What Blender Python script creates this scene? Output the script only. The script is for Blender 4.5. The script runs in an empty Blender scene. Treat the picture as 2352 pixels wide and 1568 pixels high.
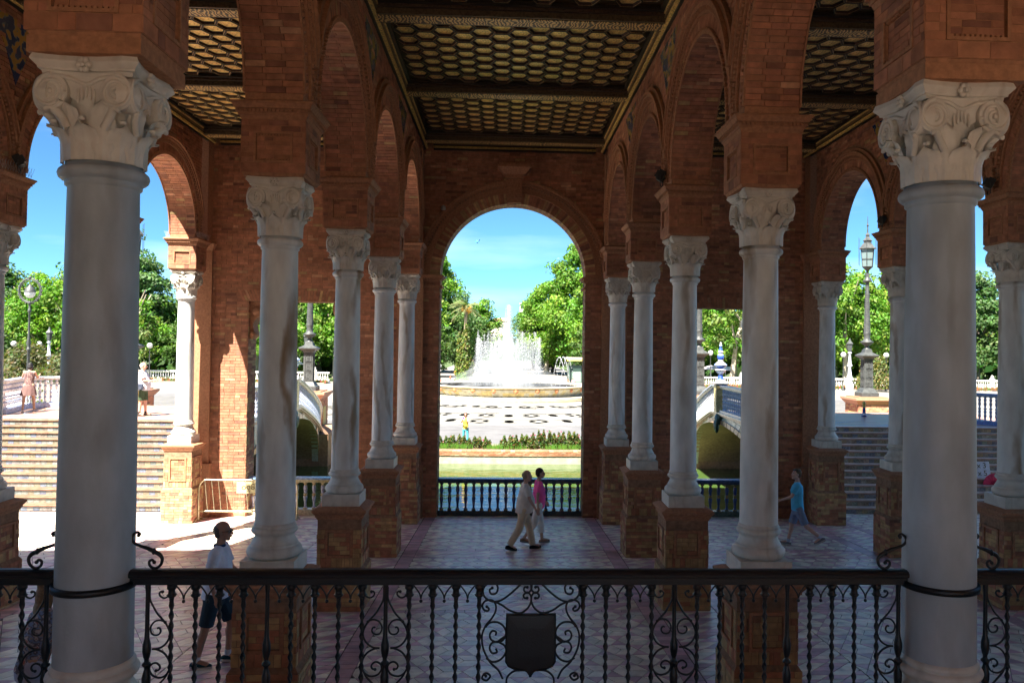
import bpy, math, random
from mathutils import Vector, Matrix
random.seed(7)
R = math.radians
sc = bpy.context.scene
col = sc.collection
pi = math.pi
# ---------------------------------------------------------------- camera, sky, sun, exposure
CAM_Z = 4.28
cd = bpy.data.cameras.new('camera'); cam = bpy.data.objects.new('camera', cd); col.objects.link(cam)
cam.location = (0, 0, CAM_Z)
cam.matrix_world = (Matrix.Translation((0, 0, CAM_Z)) @ Matrix.Rotation(R(-2.7), 4, 'Z')
                    @ Matrix.Rotation(R(91.0), 4, 'X') @ Matrix.Rotation(0.0134, 4, 'Z'))
cd.sensor_width = 36; cd.lens = 1850/2352*36; cd.shift_x = -71/2352; cd.shift_y = -20/2352
cd.clip_start = .05; cd.clip_end = 3000
sc.camera = cam
SUN_EL, SUN_DIR = R(57), Vector((.5, .866, 0)).normalized()     # light travels towards +Y and a little to +X
SUN_STRENGTH, SKY_STRENGTH, EXPOSURE = 3.8, .06, 3.0
sun_from = Vector((-SUN_DIR.x*math.cos(SUN_EL), -SUN_DIR.y*math.cos(SUN_EL), math.sin(SUN_EL)))
w = bpy.data.worlds.new('World'); sc.world = w; w.use_nodes = True
nt = w.node_tree; nt.nodes.clear()
sky = nt.nodes.new('ShaderNodeTexSky'); sky.sky_type = 'NISHITA'; sky.sun_disc = False
sky.sun_elevation = SUN_EL; sky.sun_rotation = math.atan2(sun_from.x, sun_from.y)
sky.altitude = 1500; sky.air_density = .7; sky.dust_density = .2; sky.ozone_density = 1.3
bg = nt.nodes.new('ShaderNodeBackground'); bg.inputs[1].default_value = SKY_STRENGTH
ow = nt.nodes.new('ShaderNodeOutputWorld')
tc = nt.nodes.new('ShaderNodeTexCoord'); mp = nt.nodes.new('ShaderNodeMapping'); mp.inputs['Scale'].default_value = (1.2, 1.2, 7)
cn = nt.nodes.new('ShaderNodeTexNoise'); cn.inputs['Scale'].default_value = 1.6; cn.inputs['Detail'].default_value = 7
cr = nt.nodes.new('ShaderNodeValToRGB'); cr.color_ramp.elements[0].position = .5; cr.color_ramp.elements[1].position = .82
mx = nt.nodes.new('ShaderNodeMix'); mx.data_type = 'RGBA'; mx.inputs[7].default_value = (6.2, 6.8, 7.4, 1)
mt = nt.nodes.new('ShaderNodeMath'); mt.operation = 'MULTIPLY'; mt.inputs[1].default_value = .32
tint = nt.nodes.new('ShaderNodeMix'); tint.data_type = 'RGBA'; tint.blend_type = 'MULTIPLY'; tint.inputs[0].default_value = 1
tint.inputs[7].default_value = (.24, .42, .50, 1)
L = nt.links.new
L(tc.outputs['Generated'], mp.inputs[0]); L(mp.outputs[0], cn.inputs[0]); L(cn.outputs[0], cr.inputs[0])
L(cr.outputs[0], mt.inputs[0]); L(mt.outputs[0], mx.inputs[0]); L(sky.outputs[0], tint.inputs[6]); L(tint.outputs[2], mx.inputs[6])
L(mx.outputs[2], bg.inputs[0]); L(bg.outputs[0], ow.inputs[0])
sd = bpy.data.lights.new('sun', 'SUN'); sd.energy = SUN_STRENGTH; sd.angle = R(.5); sd.color = (1, .93, .82)
so = bpy.data.objects.new('sun', sd); col.objects.link(so)
so.rotation_euler = (-sun_from).to_track_quat('-Z', 'Y').to_euler(); so.location = (-30, -50, 90)
vs = sc.view_settings
vs.view_transform = 'Standard'; vs.look = 'None'; vs.exposure = EXPOSURE; vs.gamma = 1; vs.use_curve_mapping = False
sc.cycles.diffuse_bounces = 7; sc.cycles.max_bounces = 16; sc.cycles.transparent_max_bounces = 24

# ---------------------------------------------------------------- materials
def nodes(name):
    m = bpy.data.materials.new(name); m.use_nodes = True
    return m, m.node_tree, m.node_tree.nodes['Principled BSDF']
def N(t, typ, **kw):
    n = t.nodes.new(typ)
    for k, v in kw.items():
        if k in n.inputs.keys(): n.inputs[k].default_value = v
        else: setattr(n, k, v)
    return n
def attr_mat(name, rough=.7, base=None, nscale=6, namt=.25, bump=0, bscale=40, spec=.4, big=0, metal=0, coat=0, obj_rand=0, bdist=.01):
    """colour from the mesh colour attribute (or base), broken up by noise"""
    m, t, p = nodes(name)
    if base is None:
        a = N(t, 'ShaderNodeAttribute', attribute_name='Col'); src = a.outputs['Color']
    else:
        a = N(t, 'ShaderNodeRGB'); a.outputs[0].default_value = (*base, 1); src = a.outputs[0]
    g = N(t, 'ShaderNodeNewGeometry') if big or base is None else N(t, 'ShaderNodeTexCoord')
    vec = g.outputs['Position'] if 'Position' in g.outputs.keys() else g.outputs['Object']
    n = N(t, 'ShaderNodeTexNoise', Scale=nscale, Detail=6); t.links.new(vec, n.inputs[0])
    r = N(t, 'ShaderNodeMapRange'); r.inputs[1].default_value = .3; r.inputs[2].default_value = .7
    r.inputs[3].default_value = 1-namt; r.inputs[4].default_value = 1+namt
    t.links.new(n.outputs[0], r.inputs[0])
    x = N(t, 'ShaderNodeMix', data_type='RGBA', blend_type='MULTIPLY'); x.inputs[0].default_value = 1
    t.links.new(src, x.inputs[6]); t.links.new(r.outputs[0], x.inputs[7]); out = x.outputs[2]
    if big:
        n2 = N(t, 'ShaderNodeTexNoise', Scale=.6, Detail=5); t.links.new(vec, n2.inputs[0])
        r2 = N(t, 'ShaderNodeMapRange'); r2.inputs[1].default_value = .35; r2.inputs[2].default_value = .65
        r2.inputs[3].default_value = 1-big; r2.inputs[4].default_value = 1+big*.6
        t.links.new(n2.outputs[0], r2.inputs[0])
        y = N(t, 'ShaderNodeMix', data_type='RGBA', blend_type='MULTIPLY'); y.inputs[0].default_value = 1
        t.links.new(out, y.inputs[6]); t.links.new(r2.outputs[0], y.inputs[7]); out = y.outputs[2]
    t.links.new(out, p.inputs['Base Color'])
    p.inputs['Roughness'].default_value = rough; p.inputs['Metallic'].default_value = metal
    p.inputs['Specular IOR Level'].default_value = spec; p.inputs['Coat Weight'].default_value = coat
    rr = N(t, 'ShaderNodeMapRange'); rr.inputs[3].default_value = max(.05, rough-.12); rr.inputs[4].default_value = min(1, rough+.12)
    t.links.new(n.outputs[0], rr.inputs[0]); t.links.new(rr.outputs[0], p.inputs['Roughness'])
    if bump:
        b = N(t, 'ShaderNodeTexNoise', Scale=bscale, Detail=8); t.links.new(vec, b.inputs[0])
        bb = N(t, 'ShaderNodeBump', Strength=bump, Distance=bdist); t.links.new(b.outputs[0], bb.inputs['Height'])
        t.links.new(bb.outputs[0], p.inputs['Normal'])
    return m
M = {}
M['brick'] = attr_mat('brick', .82, nscale=9, namt=.25, bump=.5, bscale=60, spec=.25, big=.22)
M['mortar'] = attr_mat('mortar', .95, base=(.32, .19, .12), nscale=14, namt=.25, bump=.6, bscale=60, spec=.1, big=.2)
M['brickwork'] = attr_mat('moulded_brick', .8, base=(.41, .205, .115), nscale=22, namt=.22, bump=.5, bscale=50, spec=.25, big=.10)
M['tile'] = attr_mat('floor_tile', .36, nscale=5, namt=.3, bump=.25, bscale=30, spec=.6, big=.16, bdist=.006)
M['grout'] = attr_mat('grout', .9, base=(.10, .085, .08), nscale=20, namt=.2)
M['iron'] = attr_mat('wrought_iron', .42, base=(.006, .007, .010), nscale=30, namt=.3, bump=.35, bscale=90, spec=.5, bdist=.004)
M['lamp_iron'] = attr_mat('grey_painted_iron', .5, base=(.05, .055, .055), nscale=6, namt=.3, bump=.3, bscale=30)
M['steel'] = attr_mat('galvanised_steel', .4, base=(.5, .47, .3), nscale=10, namt=.2, metal=.8)
M['ceramic'] = attr_mat('glazed_ceramic', .22, nscale=20, namt=.35, bump=.2, bscale=50, spec=.6)
M['gold'] = attr_mat('gilded_wood', .42, base=(.95, .66, .24), nscale=28, namt=.45, bump=.5, bscale=60, spec=.5, metal=.55)
M['wood'] = attr_mat('painted_ceiling_wood', .5, nscale=25, namt=.5, bump=.4, bscale=70)
M['stone'] = attr_mat('basin_stone', .75, nscale=3, namt=.25, bump=.4, bscale=12, big=.1)
M['white'] = attr_mat('white_balustrade', .6, base=(.72, .70, .66), nscale=4, namt=.12)
M['cloth'] = attr_mat('cloth', .9, nscale=8, namt=.12, bump=.5, bscale=14, spec=.15, bdist=.03)
M['skin'] = attr_mat('skin', .55, nscale=12, namt=.1, spec=.3)
M['hair'] = attr_mat('hair', .6, nscale=40, namt=.4, bump=.6, bscale=90, bdist=.01)
M['bark'] = attr_mat('bark', .9, nscale=1.2, namt=.35, bump=.5, bscale=6, bdist=.05)
M['plain'] = attr_mat('painted_surface', .6, nscale=10, namt=.12)
M['paving'] = attr_mat('plaza_paving', .85, nscale=.9, namt=.16, bump=.2, bscale=9, big=.12)

def marble(name, base, vein, vscale, amt, dist=2.2, stretch=.35):
    m, t, p = nodes(name)
    g = N(t, 'ShaderNodeTexCoord'); oi = N(t, 'ShaderNodeObjectInfo')
    a = N(t, 'ShaderNodeVectorMath', operation='SCALE'); a.inputs[3].default_value = 40
    cx = N(t, 'ShaderNodeCombineXYZ')
    for i in range(3): t.links.new(oi.outputs['Random'], cx.inputs[i])
    t.links.new(cx.outputs[0], a.inputs[0])
    mp = N(t, 'ShaderNodeMapping'); mp.inputs['Scale'].default_value = (1, 1, stretch)
    t.links.new(g.outputs['Object'], mp.inputs[0])
    ad = N(t, 'ShaderNodeVectorMath', operation='ADD'); t.links.new(mp.outputs[0], ad.inputs[0]); t.links.new(a.outputs[0], ad.inputs[1])
    wv = N(t, 'ShaderNodeTexWave', Scale=vscale, Distortion=10, Detail=9); wv.inputs['Detail Scale'].default_value = dist*.5
    t.links.new(ad.outputs[0], wv.inputs[0])
    r = N(t, 'ShaderNodeValToRGB'); r.color_ramp.elements[0].position = 0; r.color_ramp.elements[0].color = (*vein, 1)
    r.color_ramp.elements[1].position = .30; r.color_ramp.elements[1].color = (*base, 1)
    t.links.new(wv.outputs[0], r.inputs[0])
    n = N(t, 'ShaderNodeTexNoise', Scale=2.2, Detail=7); t.links.new(ad.outputs[0], n.inputs[0])
    x = N(t, 'ShaderNodeMix', data_type='RGBA'); x.inputs[6].default_value = (*base, 1)
    k = N(t, 'ShaderNodeMapRange'); k.inputs[1].default_value = .42; k.inputs[2].default_value = .62; k.inputs[3].default_value = 0; k.inputs[4].default_value = amt
    t.links.new(n.outputs[0], k.inputs[0]); t.links.new(k.outputs[0], x.inputs[0]); t.links.new(r.outputs[0], x.inputs[7])
    n3 = N(t, 'ShaderNodeTexNoise', Scale=7, Detail=8); t.links.new(ad.outputs[0], n3.inputs[0])
    k3 = N(t, 'ShaderNodeMapRange'); k3.inputs[3].default_value = .62; k3.inputs[4].default_value = 1.22; t.links.new(n3.outputs[0], k3.inputs[0])
    y = N(t, 'ShaderNodeMix', data_type='RGBA', blend_type='MULTIPLY'); y.inputs[0].default_value = 1
    t.links.new(x.outputs[2], y.inputs[6]); t.links.new(k3.outputs[0], y.inputs[7]); t.links.new(y.outputs[2], p.inputs['Base Color'])
    p.inputs['Roughness'].default_value = .5; p.inputs['Specular IOR Level'].default_value = .4
    b = N(t, 'ShaderNodeTexNoise', Scale=45, Detail=6); t.links.new(g.outputs['Object'], b.inputs[0])
    bb = N(t, 'ShaderNodeBump', Strength=.25, Distance=.006); t.links.new(b.outputs[0], bb.inputs['Height']); t.links.new(bb.outputs[0], p.inputs['Normal'])
    return m
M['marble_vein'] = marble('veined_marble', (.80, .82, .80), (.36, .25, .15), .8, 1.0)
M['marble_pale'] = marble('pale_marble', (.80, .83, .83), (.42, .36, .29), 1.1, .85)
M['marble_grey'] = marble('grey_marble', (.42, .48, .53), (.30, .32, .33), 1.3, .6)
M['capital'] = marble('carved_stone', (.74, .71, .64), (.52, .44, .35), 2.0, .4, stretch=1)

def leaf_mat(name, tr=.35):
    m, t, p = nodes(name)
    a = N(t, 'ShaderNodeAttribute', attribute_name='Col')
    tb = N(t, 'ShaderNodeBsdfTranslucent'); mixs = N(t, 'ShaderNodeMixShader'); mixs.inputs[0].default_value = tr
    br = N(t, 'ShaderNodeMix', data_type='RGBA', blend_type='MULTIPLY'); br.inputs[0].default_value = 1; br.inputs[7].default_value = (1.25, 1.65, .5, 1)
    t.links.new(a.outputs[0], br.inputs[6]); t.links.new(br.outputs[2], tb.inputs[0])
    t.links.new(a.outputs[0], p.inputs['Base Color']); p.inputs['Roughness'].default_value = .55; p.inputs['Specular IOR Level'].default_value = .3
    o = t.nodes['Material Output']; t.links.new(p.outputs[0], mixs.inputs[1]); t.links.new(tb.outputs[0], mixs.inputs[2]); t.links.new(mixs.outputs[0], o.inputs[0])
    return m
M['leaf'] = leaf_mat('leaves')
def water_mat():
    m, t, p = nodes('canal_water')
    p.inputs['Base Color'].default_value = (.045, .085, .02, 1); p.inputs['Roughness'].default_value = .04; p.inputs['IOR'].default_value = 1.33
    p.inputs['Specular IOR Level'].default_value = .8
    g = N(t, 'ShaderNodeNewGeometry'); mp = N(t, 'ShaderNodeMapping'); mp.inputs['Scale'].default_value = (.7, 1.6, 1)
    n = N(t, 'ShaderNodeTexNoise', Scale=1.3, Detail=3); b = N(t, 'ShaderNodeBump', Strength=.22, Distance=.12)
    t.links.new(g.outputs['Position'], mp.inputs[0]); t.links.new(mp.outputs[0], n.inputs[0]); t.links.new(n.outputs[0], b.inputs['Height']); t.links.new(b.outputs[0], p.inputs['Normal'])
    return m
M['water'] = water_mat()
def spray_mat(name, dens, streak):
    """airy falling water: white droplets with gaps between the streaks"""
    m, t, p = nodes(name)
    g = N(t, 'ShaderNodeTexCoord'); mp = N(t, 'ShaderNodeMapping'); mp.inputs['Scale'].default_value = (streak, streak, .28)
    n = N(t, 'ShaderNodeTexNoise', Scale=1.6, Detail=7, Roughness=.7)
    t.links.new(g.outputs['Object'], mp.inputs[0]); t.links.new(mp.outputs[0], n.inputs[0])
    a = N(t, 'ShaderNodeAttribute', attribute_name='Col')
    r = N(t, 'ShaderNodeMapRange'); r.inputs[1].default_value = .40; r.inputs[2].default_value = .68; r.inputs[3].default_value = 0; r.inputs[4].default_value = dens
    t.links.new(n.outputs[0], r.inputs[0])
    mu = N(t, 'ShaderNodeMath', operation='MULTIPLY'); t.links.new(r.outputs[0], mu.inputs[0]); t.links.new(a.outputs['Fac'], mu.inputs[1])
    df = N(t, 'ShaderNodeBsdfDiffuse'); df.inputs[0].default_value = (.5, .53, .56, 1)
    tl = N(t, 'ShaderNodeBsdfTranslucent'); tl.inputs[0].default_value = (.5, .53, .56, 1)
    m1 = N(t, 'ShaderNodeMixShader'); t.links.new(df.outputs[0], m1.inputs[1]); t.links.new(tl.outputs[0], m1.inputs[2]); m1.inputs[0].default_value = .5
    tp = N(t, 'ShaderNodeBsdfTransparent'); m2 = N(t, 'ShaderNodeMixShader')
    t.links.new(mu.outputs[0], m2.inputs[0]); t.links.new(tp.outputs[0], m2.inputs[1]); t.links.new(m1.outputs[0], m2.inputs[2])
    t.links.new(m2.outputs[0], t.nodes['Material Output'].inputs[0])
    return m
M['spray'] = spray_mat('falling_spray', .27, 2.6)
M['mist'] = spray_mat('drifting_mist', .20, .35)
m, t, p = nodes('water_drops'); p.inputs['Base Color'].default_value = (.7, .72, .75, 1); p.inputs['Roughness'].default_value = .5; M['drops'] = m
m, t, p = nodes('lantern_glass'); p.inputs['Base Color'].default_value = (.22, .30, .30, 1); p.inputs['Roughness'].default_value = .25; p.inputs['Transmission Weight'].default_value = .35; M['glass'] = m
def azulejo():
    m, t, p = nodes('azulejo_tile')
    g = N(t, 'ShaderNodeNewGeometry'); v = N(t, 'ShaderNodeTexVoronoi', Scale=7); n = N(t, 'ShaderNodeTexWave', Scale=3.2, Distortion=12, Detail=3)
    t.links.new(g.outputs['Position'], v.inputs[0]); t.links.new(g.outputs['Position'], n.inputs[0])
    r = N(t, 'ShaderNodeValToRGB'); e = r.color_ramp.elements; e[0].color = (.02, .045, .14, 1); e[0].position = .35
    e[1].color = (.42, .27, .07, 1); e[1].position = .75; k = e.new(.55); k.color = (.12, .2, .25, 1)
    t.links.new(n.outputs[0], r.inputs[0]); t.links.new(r.outputs[0], p.inputs['Base Color']); p.inputs['Roughness'].default_value = .25
    return m
M['azulejo'] = azulejo()
def beam_mat():
    """painted foliage scrolls between two dark borders"""
    m, t, p = nodes('painted_beam')
    g = N(t, 'ShaderNodeNewGeometry'); n = N(t, 'ShaderNodeTexWave', Scale=5, Distortion=14, Detail=3); t.links.new(g.outputs['Position'], n.inputs[0])
    r = N(t, 'ShaderNodeValToRGB'); e = r.color_ramp.elements; e[0].color = (.10, .07, .04, 1); e[0].position = .3; e[1].color = (.75, .50, .18, 1); e[1].position = .8
    t.links.new(n.outputs[0], r.inputs[0]); t.links.new(r.outputs[0], p.inputs['Base Color']); p.inputs['Roughness'].default_value = .5
    return m
M['beam'] = beam_mat()

# ---------------------------------------------------------------- mesh builder
class MB:
    def __init__(s): s.v = []; s.f = []; s.c = []; s.sm = []; s.col = (.5, .5, .5); s.m = None
    def put(s, vs_, fs, c=None, smooth=False):
        b = len(s.v)
        if s.m is not None: vs_ = [s.m @ Vector(q) for q in vs_]
        s.v += [tuple(q) for q in vs_]
        c = c or s.col
        for f in fs: s.f.append([b+i for i in f]); s.c.append(c); s.sm.append(smooth)
    def box(s, x0, x1, y0, y1, z0, z1, c=None):
        v = [(x0,y0,z0),(x1,y0,z0),(x1,y1,z0),(x0,y1,z0),(x0,y0,z1),(x1,y0,z1),(x1,y1,z1),(x0,y1,z1)]
        s.put(v, [(0,3,2,1),(4,5,6,7),(0,1,5,4),(1,2,6,5),(2,3,7,6),(3,0,4,7)], c)
    def cbox(s, cx, cy, z0, sx, sy, h, c=None): s.box(cx-sx/2, cx+sx/2, cy-sy/2, cy+sy/2, z0, z0+h, c)
    def frus(s, cx, cy, z0, z1, a0, b0, a1, b1, c=None):      # rectangular frustum, half sizes
        v = [(cx-a0,cy-b0,z0),(cx+a0,cy-b0,z0),(cx+a0,cy+b0,z0),(cx-a0,cy+b0,z0),(cx-a1,cy-b1,z1),(cx+a1,cy-b1,z1),(cx+a1,cy+b1,z1),(cx-a1,cy+b1,z1)]
        s.put(v, [(0,3,2,1),(4,5,6,7),(0,1,5,4),(1,2,6,5),(2,3,7,6),(3,0,4,7)], c)
    def rings(s, rs, cap=True, c=None, smooth=True, closed=True):   # rs: list of rings with equal counts
        n = len(rs[0]); v = [q for r in rs for q in r]; f = []
        for i in range(len(rs)-1):
            for j in range(n if closed else n-1):
                k = (j+1) % n; f.append((i*n+j, i*n+k, (i+1)*n+k, (i+1)*n+j))
        s.put(v, f, c, smooth)
        if cap and closed:
            s.put(rs[0], [tuple(range(n))[::-1]], c); s.put(rs[-1], [tuple(range(n))], c)
    def lathe(s, prof, n=16, cx=0, cy=0, z=0, c=None, smooth=True, ph=0):
        s.rings([[(cx+r*math.cos(ph+2*pi*j/n), cy+r*math.sin(ph+2*pi*j/n), z+h) for j in range(n)] for r, h in prof], True, c, smooth)
    def tube(s, pts, r, n=6, c=None, smooth=True, flat=None):
        pts = [Vector(q) for q in pts]; rs = []; up = Vector((0, 0, 1))
        for i, q in enumerate(pts):
            d = (pts[min(i+1, len(pts)-1)]-pts[max(i-1, 0)])
            if d.length < 1e-9: d = Vector((0, 0, 1))
            d.normalize()
            if abs(d.dot(up)) > .98: up = Vector((0, 1, 0)) if abs(d.y) < .9 else Vector((1, 0, 0))
            a = d.cross(up).normalized(); b = a.cross(d); up = b
            rr = r[i] if isinstance(r, (list, tuple)) else r
            rs.append([q+a*(rr*math.cos(2*pi*j/n))+b*(rr*math.sin(2*pi*j/n)) for j in range(n)])
        s.rings(rs, True, c, smooth)
    def ball(s, ctr, r, n=8, m=6, c=None):
        rx, ry, rz = r if isinstance(r, (tuple, list)) else (r, r, r)
        rs = []
        for i in range(m+1):
            a = pi*(i+.02)/(m+.04)-pi/2
            rs.append([(ctr[0]+rx*math.cos(a)*math.cos(2*pi*j/n), ctr[1]+ry*math.cos(a)*math.sin(2*pi*j/n), ctr[2]+rz*math.sin(a)) for j in range(n)])
        s.rings(rs, True, c)
    def prism(s, poly, z0, z1, c=None):
        n = len(poly); v = [(x, y, z0) for x, y in poly]+[(x, y, z1) for x, y in poly]
        s.put(v, [tuple(range(n))[::-1], tuple(range(n, 2*n))]+[(i, (i+1) % n, n+(i+1) % n, n+i) for i in range(n)], c)
    def mesh(s, name):
        me = bpy.data.meshes.new(name); me.from_pydata(s.v, [], s.f)
        ca = me.color_attributes.new('Col', 'FLOAT_COLOR', 'CORNER')
        buf = []
        for f, c in zip(s.f, s.c): buf += [c[0], c[1], c[2], 1]*len(f)
        ca.data.foreach_set('color', buf)
        me.polygons.foreach_set('use_smooth', s.sm); me.update()
        return me
    def build(s, name, mat, parent=None, w=False, label=None, kind=None):
        o = bpy.data.objects.new(name, s.mesh(name)); o.data.materials.append(M[mat] if isinstance(mat, str) else mat)
        col.objects.link(o)
        if parent:
            o.parent = parent
            if w:
                q = Vector((0, 0, 0)); pp = parent
                while pp: q += pp.location; pp = pp.parent
                o.location = -q
        if label: o['label'] = label
        if kind: o['kind'] = kind
        return o
def thing(name, label, cat, loc=(0, 0, 0), rz=0, group=None):
    o = bpy.data.objects.new(name, None); col.objects.link(o); o.empty_display_size = .2
    o.location = loc; o.rotation_euler = (0, 0, rz); o['label'] = label; o['category'] = cat
    if group: o['group'] = group
    return o
def tag(o, label, cat, group=None):
    o['label'] = label; o['category'] = cat
    if group: o['group'] = group
    return o
def struct(o): o['kind'] = 'structure'; return o
def inst(mesh, name, parent, loc=(0, 0, 0), rot=(0, 0, 0), scale=(1, 1, 1)):
    o = bpy.data.objects.new(name, mesh); col.objects.link(o); o.parent = parent
    o.location = loc; o.rotation_euler = rot; o.scale = scale
    return o
KIDS = {}
def copy_tree(o, parent=None, top=True):
    c = o.copy(); col.objects.link(c)
    if parent: c.parent = parent
    for ch in [q for q in list(o.children)]: copy_tree(ch, c, False)
    return c
def copy_thing(src, loc, rz, label, scale=1, group=None):
    c = copy_tree(src); c.location = loc; c.rotation_euler = (0, 0, rz); c['label'] = label
    c.scale = (scale,)*3 if not isinstance(scale, tuple) else scale
    if group: c['group'] = group
    return c
def jit(c, a=.12):
    k = 1+random.uniform(-a, a); return (c[0]*k*(1+random.uniform(-a, a)*.3), c[1]*k, c[2]*k*(1+random.uniform(-a, a)*.3))
def spline(pts, n=6):
    out = []
    P = [Vector(q) for q in pts]; P = [P[0]*2-P[1]]+P+[P[-1]*2-P[-2]]
    for i in range(1, len(P)-2):
        for k in range(n):
            t = k/n; a, b, c, d = P[i-1:i+3]
            out.append(.5*((2*b)+(c-a)*t+(2*a-5*b+4*c-d)*t*t+(3*b-a-3*c+d)*t**3))
    out.append(P[-2]); return out
FLOOR = lambda y: -.048*(y-13)
PED, CAPT = 1.654, 6.154
XL, XR, XOL, XOR = -2.62, 3.04, -8.40, 8.81
YR = [1.35, 5.41, 9.47, 13.53, 17.59, 21.65]
RED, OCH, DRK = (.43, .195, .115), (.50, .33, .16), (.29, .135, .09)
def brickcol(ochre=.2):
    r = random.random()
    c = OCH if r < ochre else (DRK if r > .90 else RED)
    if ochre and random.random() < .04: c = (.54, .30, .18)
    return jit(c, .16)
def bricks_on(mb, P0, U, Nn, wd, z0, z1, holes=None, course=.075, bl=.28, ochre=.12, proud=.010, joint=.010, emit=None, warm=1):
    """running bond on a vertical face; P0 = corner, U = unit vector along it, Nn = outward normal"""
    P0, U, Nn = Vector(P0), Vector(U), Vector(Nn); nrow = int((z1-z0)/course); ch = (z1-z0)/max(nrow, 1)
    for k in range(nrow):
        a, b = z0+k*ch, z0+(k+1)*ch-joint
        ex = holes(a, b) if holes else []
        x = -bl*(.5 if k % 2 else 0)-random.uniform(0, .03)
        while x < wd:
            l = bl*(random.choice((1, 1, 1, .5))); u0, u1 = max(x, 0), min(x+l-joint, wd); x += l
            if u1-u0 < .02: continue
            segs = [(u0, u1)]
            for e0, e1 in ex:
                ns = []
                for s0, s1 in segs:
                    if e1 <= s0 or e0 >= s1: ns.append((s0, s1)); continue
                    if s0 < e0-.02: ns.append((s0, e0-.004))
                    if s1 > e1+.02: ns.append((e1+.004, s1))
                segs = ns
            for s0, s1 in segs:
                d = proud*random.uniform(.7, 1.25)
                c = brickcol(ochre)
                if emit and emit(P0+U*((s0+s1)/2)+Vector((0, 0, a)), s1-s0, b-a, d): continue
                q = [P0+U*s0, P0+U*s1]
                v = []
                for off in (0, d):
                    for p_ in q:
                        for z in (a, b): v.append((p_.x+Nn.x*off, p_.y+Nn.y*off, z))
                mb.put(v, [(4, 6, 7, 5), (4, 5, 1, 0), (6, 2, 3, 7), (5, 7, 3, 1), (4, 0, 2, 6)], c)
# ================================================================ HALL FLOOR
FX0, FX1, FY0, FY1 = -8.95, 9.45, 5.9, 23.1
mb = MB(); mb.m = Matrix(((1,0,0,0),(0,1,0,0),(0,-.048,1,.624),(0,0,0,1)))       # shear: follows the fall of the floor
mb.box(-60, 60, -40, 23.1, -.5, -.012)
mb.box(-60, -8.95, 23.1, 24.2, -.5, -.012); mb.box(9.45, 60, 23.1, 24.2, -.5, -.012)
floor = struct(mb.build('hall_floor', 'grout'))
FSH = mb.m
def clip(poly, x0, x1, y0, y1):
    for ax, lim, sg in ((0, x0, 1), (0, x1, -1), (1, y0, 1), (1, y1, -1)):
        out = []
        for i in range(len(poly)):
            a, b = poly[i], poly[(i+1) % len(poly)]
            ia, ib = (a[ax]-lim)*sg >= 0, (b[ax]-lim)*sg >= 0
            if ia: out.append(a)
            if ia != ib:
                t_ = (lim-a[ax])/(b[ax]-a[ax]); out.append((a[0]+t_*(b[0]-a[0]), a[1]+t_*(b[1]-a[1])))
        poly = out
        if len(poly) < 3: return None
    ar = abs(sum(poly[i][0]*poly[(i+1) % len(poly)][1]-poly[(i+1) % len(poly)][0]*poly[i][1] for i in range(len(poly))))/2
    return poly if ar > .0012 else None
def shrink(poly, g=.0055):
    cx = sum(p_[0] for p_ in poly)/len(poly); cy = sum(p_[1] for p_ in poly)/len(poly); out = []
    for x, y in poly:
        d = math.hypot(x-cx, y-cy); k = max(0, (d-g*1.4)/d); out.append((cx+(x-cx)*k, cy+(y-cy)*k))
    return out
TY, TR, TB = (.76, .70, .56), (.57, .36, .39), (.48, .31, .35)
tiles = []
def addt(poly, reg, c):
    q = clip(poly, *reg)
    if q: tiles.append((shrink(q), jit(c, .17)))
def hexes(reg, a=.24):
    e = [(math.cos(R(60*k))*a, math.sin(R(60*k))*a) for k in range(6)]; h = a*math.sqrt(3)
    j0, j1 = int(reg[2]/h)-1, int(reg[3]/h)+2
    for j in range(j0, j1):
        for i in range(int((reg[0]-j*a)/(2*a))-2, int((reg[1]-j*a)/(2*a))+3):
            cx, cy = i*2*a+j*a, j*h
            if cx < reg[0]-a or cx > reg[1]+a: continue
            for k in (0, 2, 4): addt([(cx, cy), (cx+e[k][0], cy+e[k][1]), (cx+e[k+1][0], cy+e[k+1][1]), (cx+e[(k+2) % 6][0], cy+e[(k+2) % 6][1])], reg, TY)
            addt([(cx+e[0][0], cy+e[0][1]), (cx+e[0][0]+e[1][0], cy+e[1][1]), (cx+e[1][0], cy+e[1][1])], reg, TR)
            addt([(cx+e[0][0], cy+e[0][1]), (cx+e[5][0], cy+e[5][1]), (cx+e[0][0]+e[5][0], cy+e[5][1])], reg, TR)
def rhombs(reg, u=(.30, .0), v=(.15, .15)):
    nn = 0
    for j in range(int(reg[2]/v[1])-1, int(reg[3]/v[1])+2):
        for i in range(-60, 80):
            cx, cy = i*u[0]+(j*v[0]) % .3, j*v[1]
            if cx < reg[0]-.5 or cx > reg[1]+.3: continue
            addt([(cx, cy), (cx+u[0], cy), (cx+u[0]+v[0], cy+v[1]), (cx+v[0], cy+v[1])], reg, TY if (i+j) % 2 else TR)
def bandx(x0, x1, y0, y1, s=.16):                  # tiles laid side by side along the strip
    if x1-x0 > y1-y0:
        n = max(1, round((x1-x0)/.32))
        for i in range(n): addt([(x0+(x1-x0)*i/n, y0), (x0+(x1-x0)*(i+1)/n, y0), (x0+(x1-x0)*(i+1)/n, y1), (x0+(x1-x0)*i/n, y1)], (x0, x1, y0, y1), TB if random.random() < .4 else TR)
    else:
        n = max(1, round((y1-y0)/s))
        for i in range(n): addt([(x0, y0+(y1-y0)*i/n), (x1, y0+(y1-y0)*i/n), (x1, y0+(y1-y0)*(i+1)/n), (x0, y0+(y1-y0)*(i+1)/n)], (x0, x1, y0, y1), TB if random.random() < .4 else TR)
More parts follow.
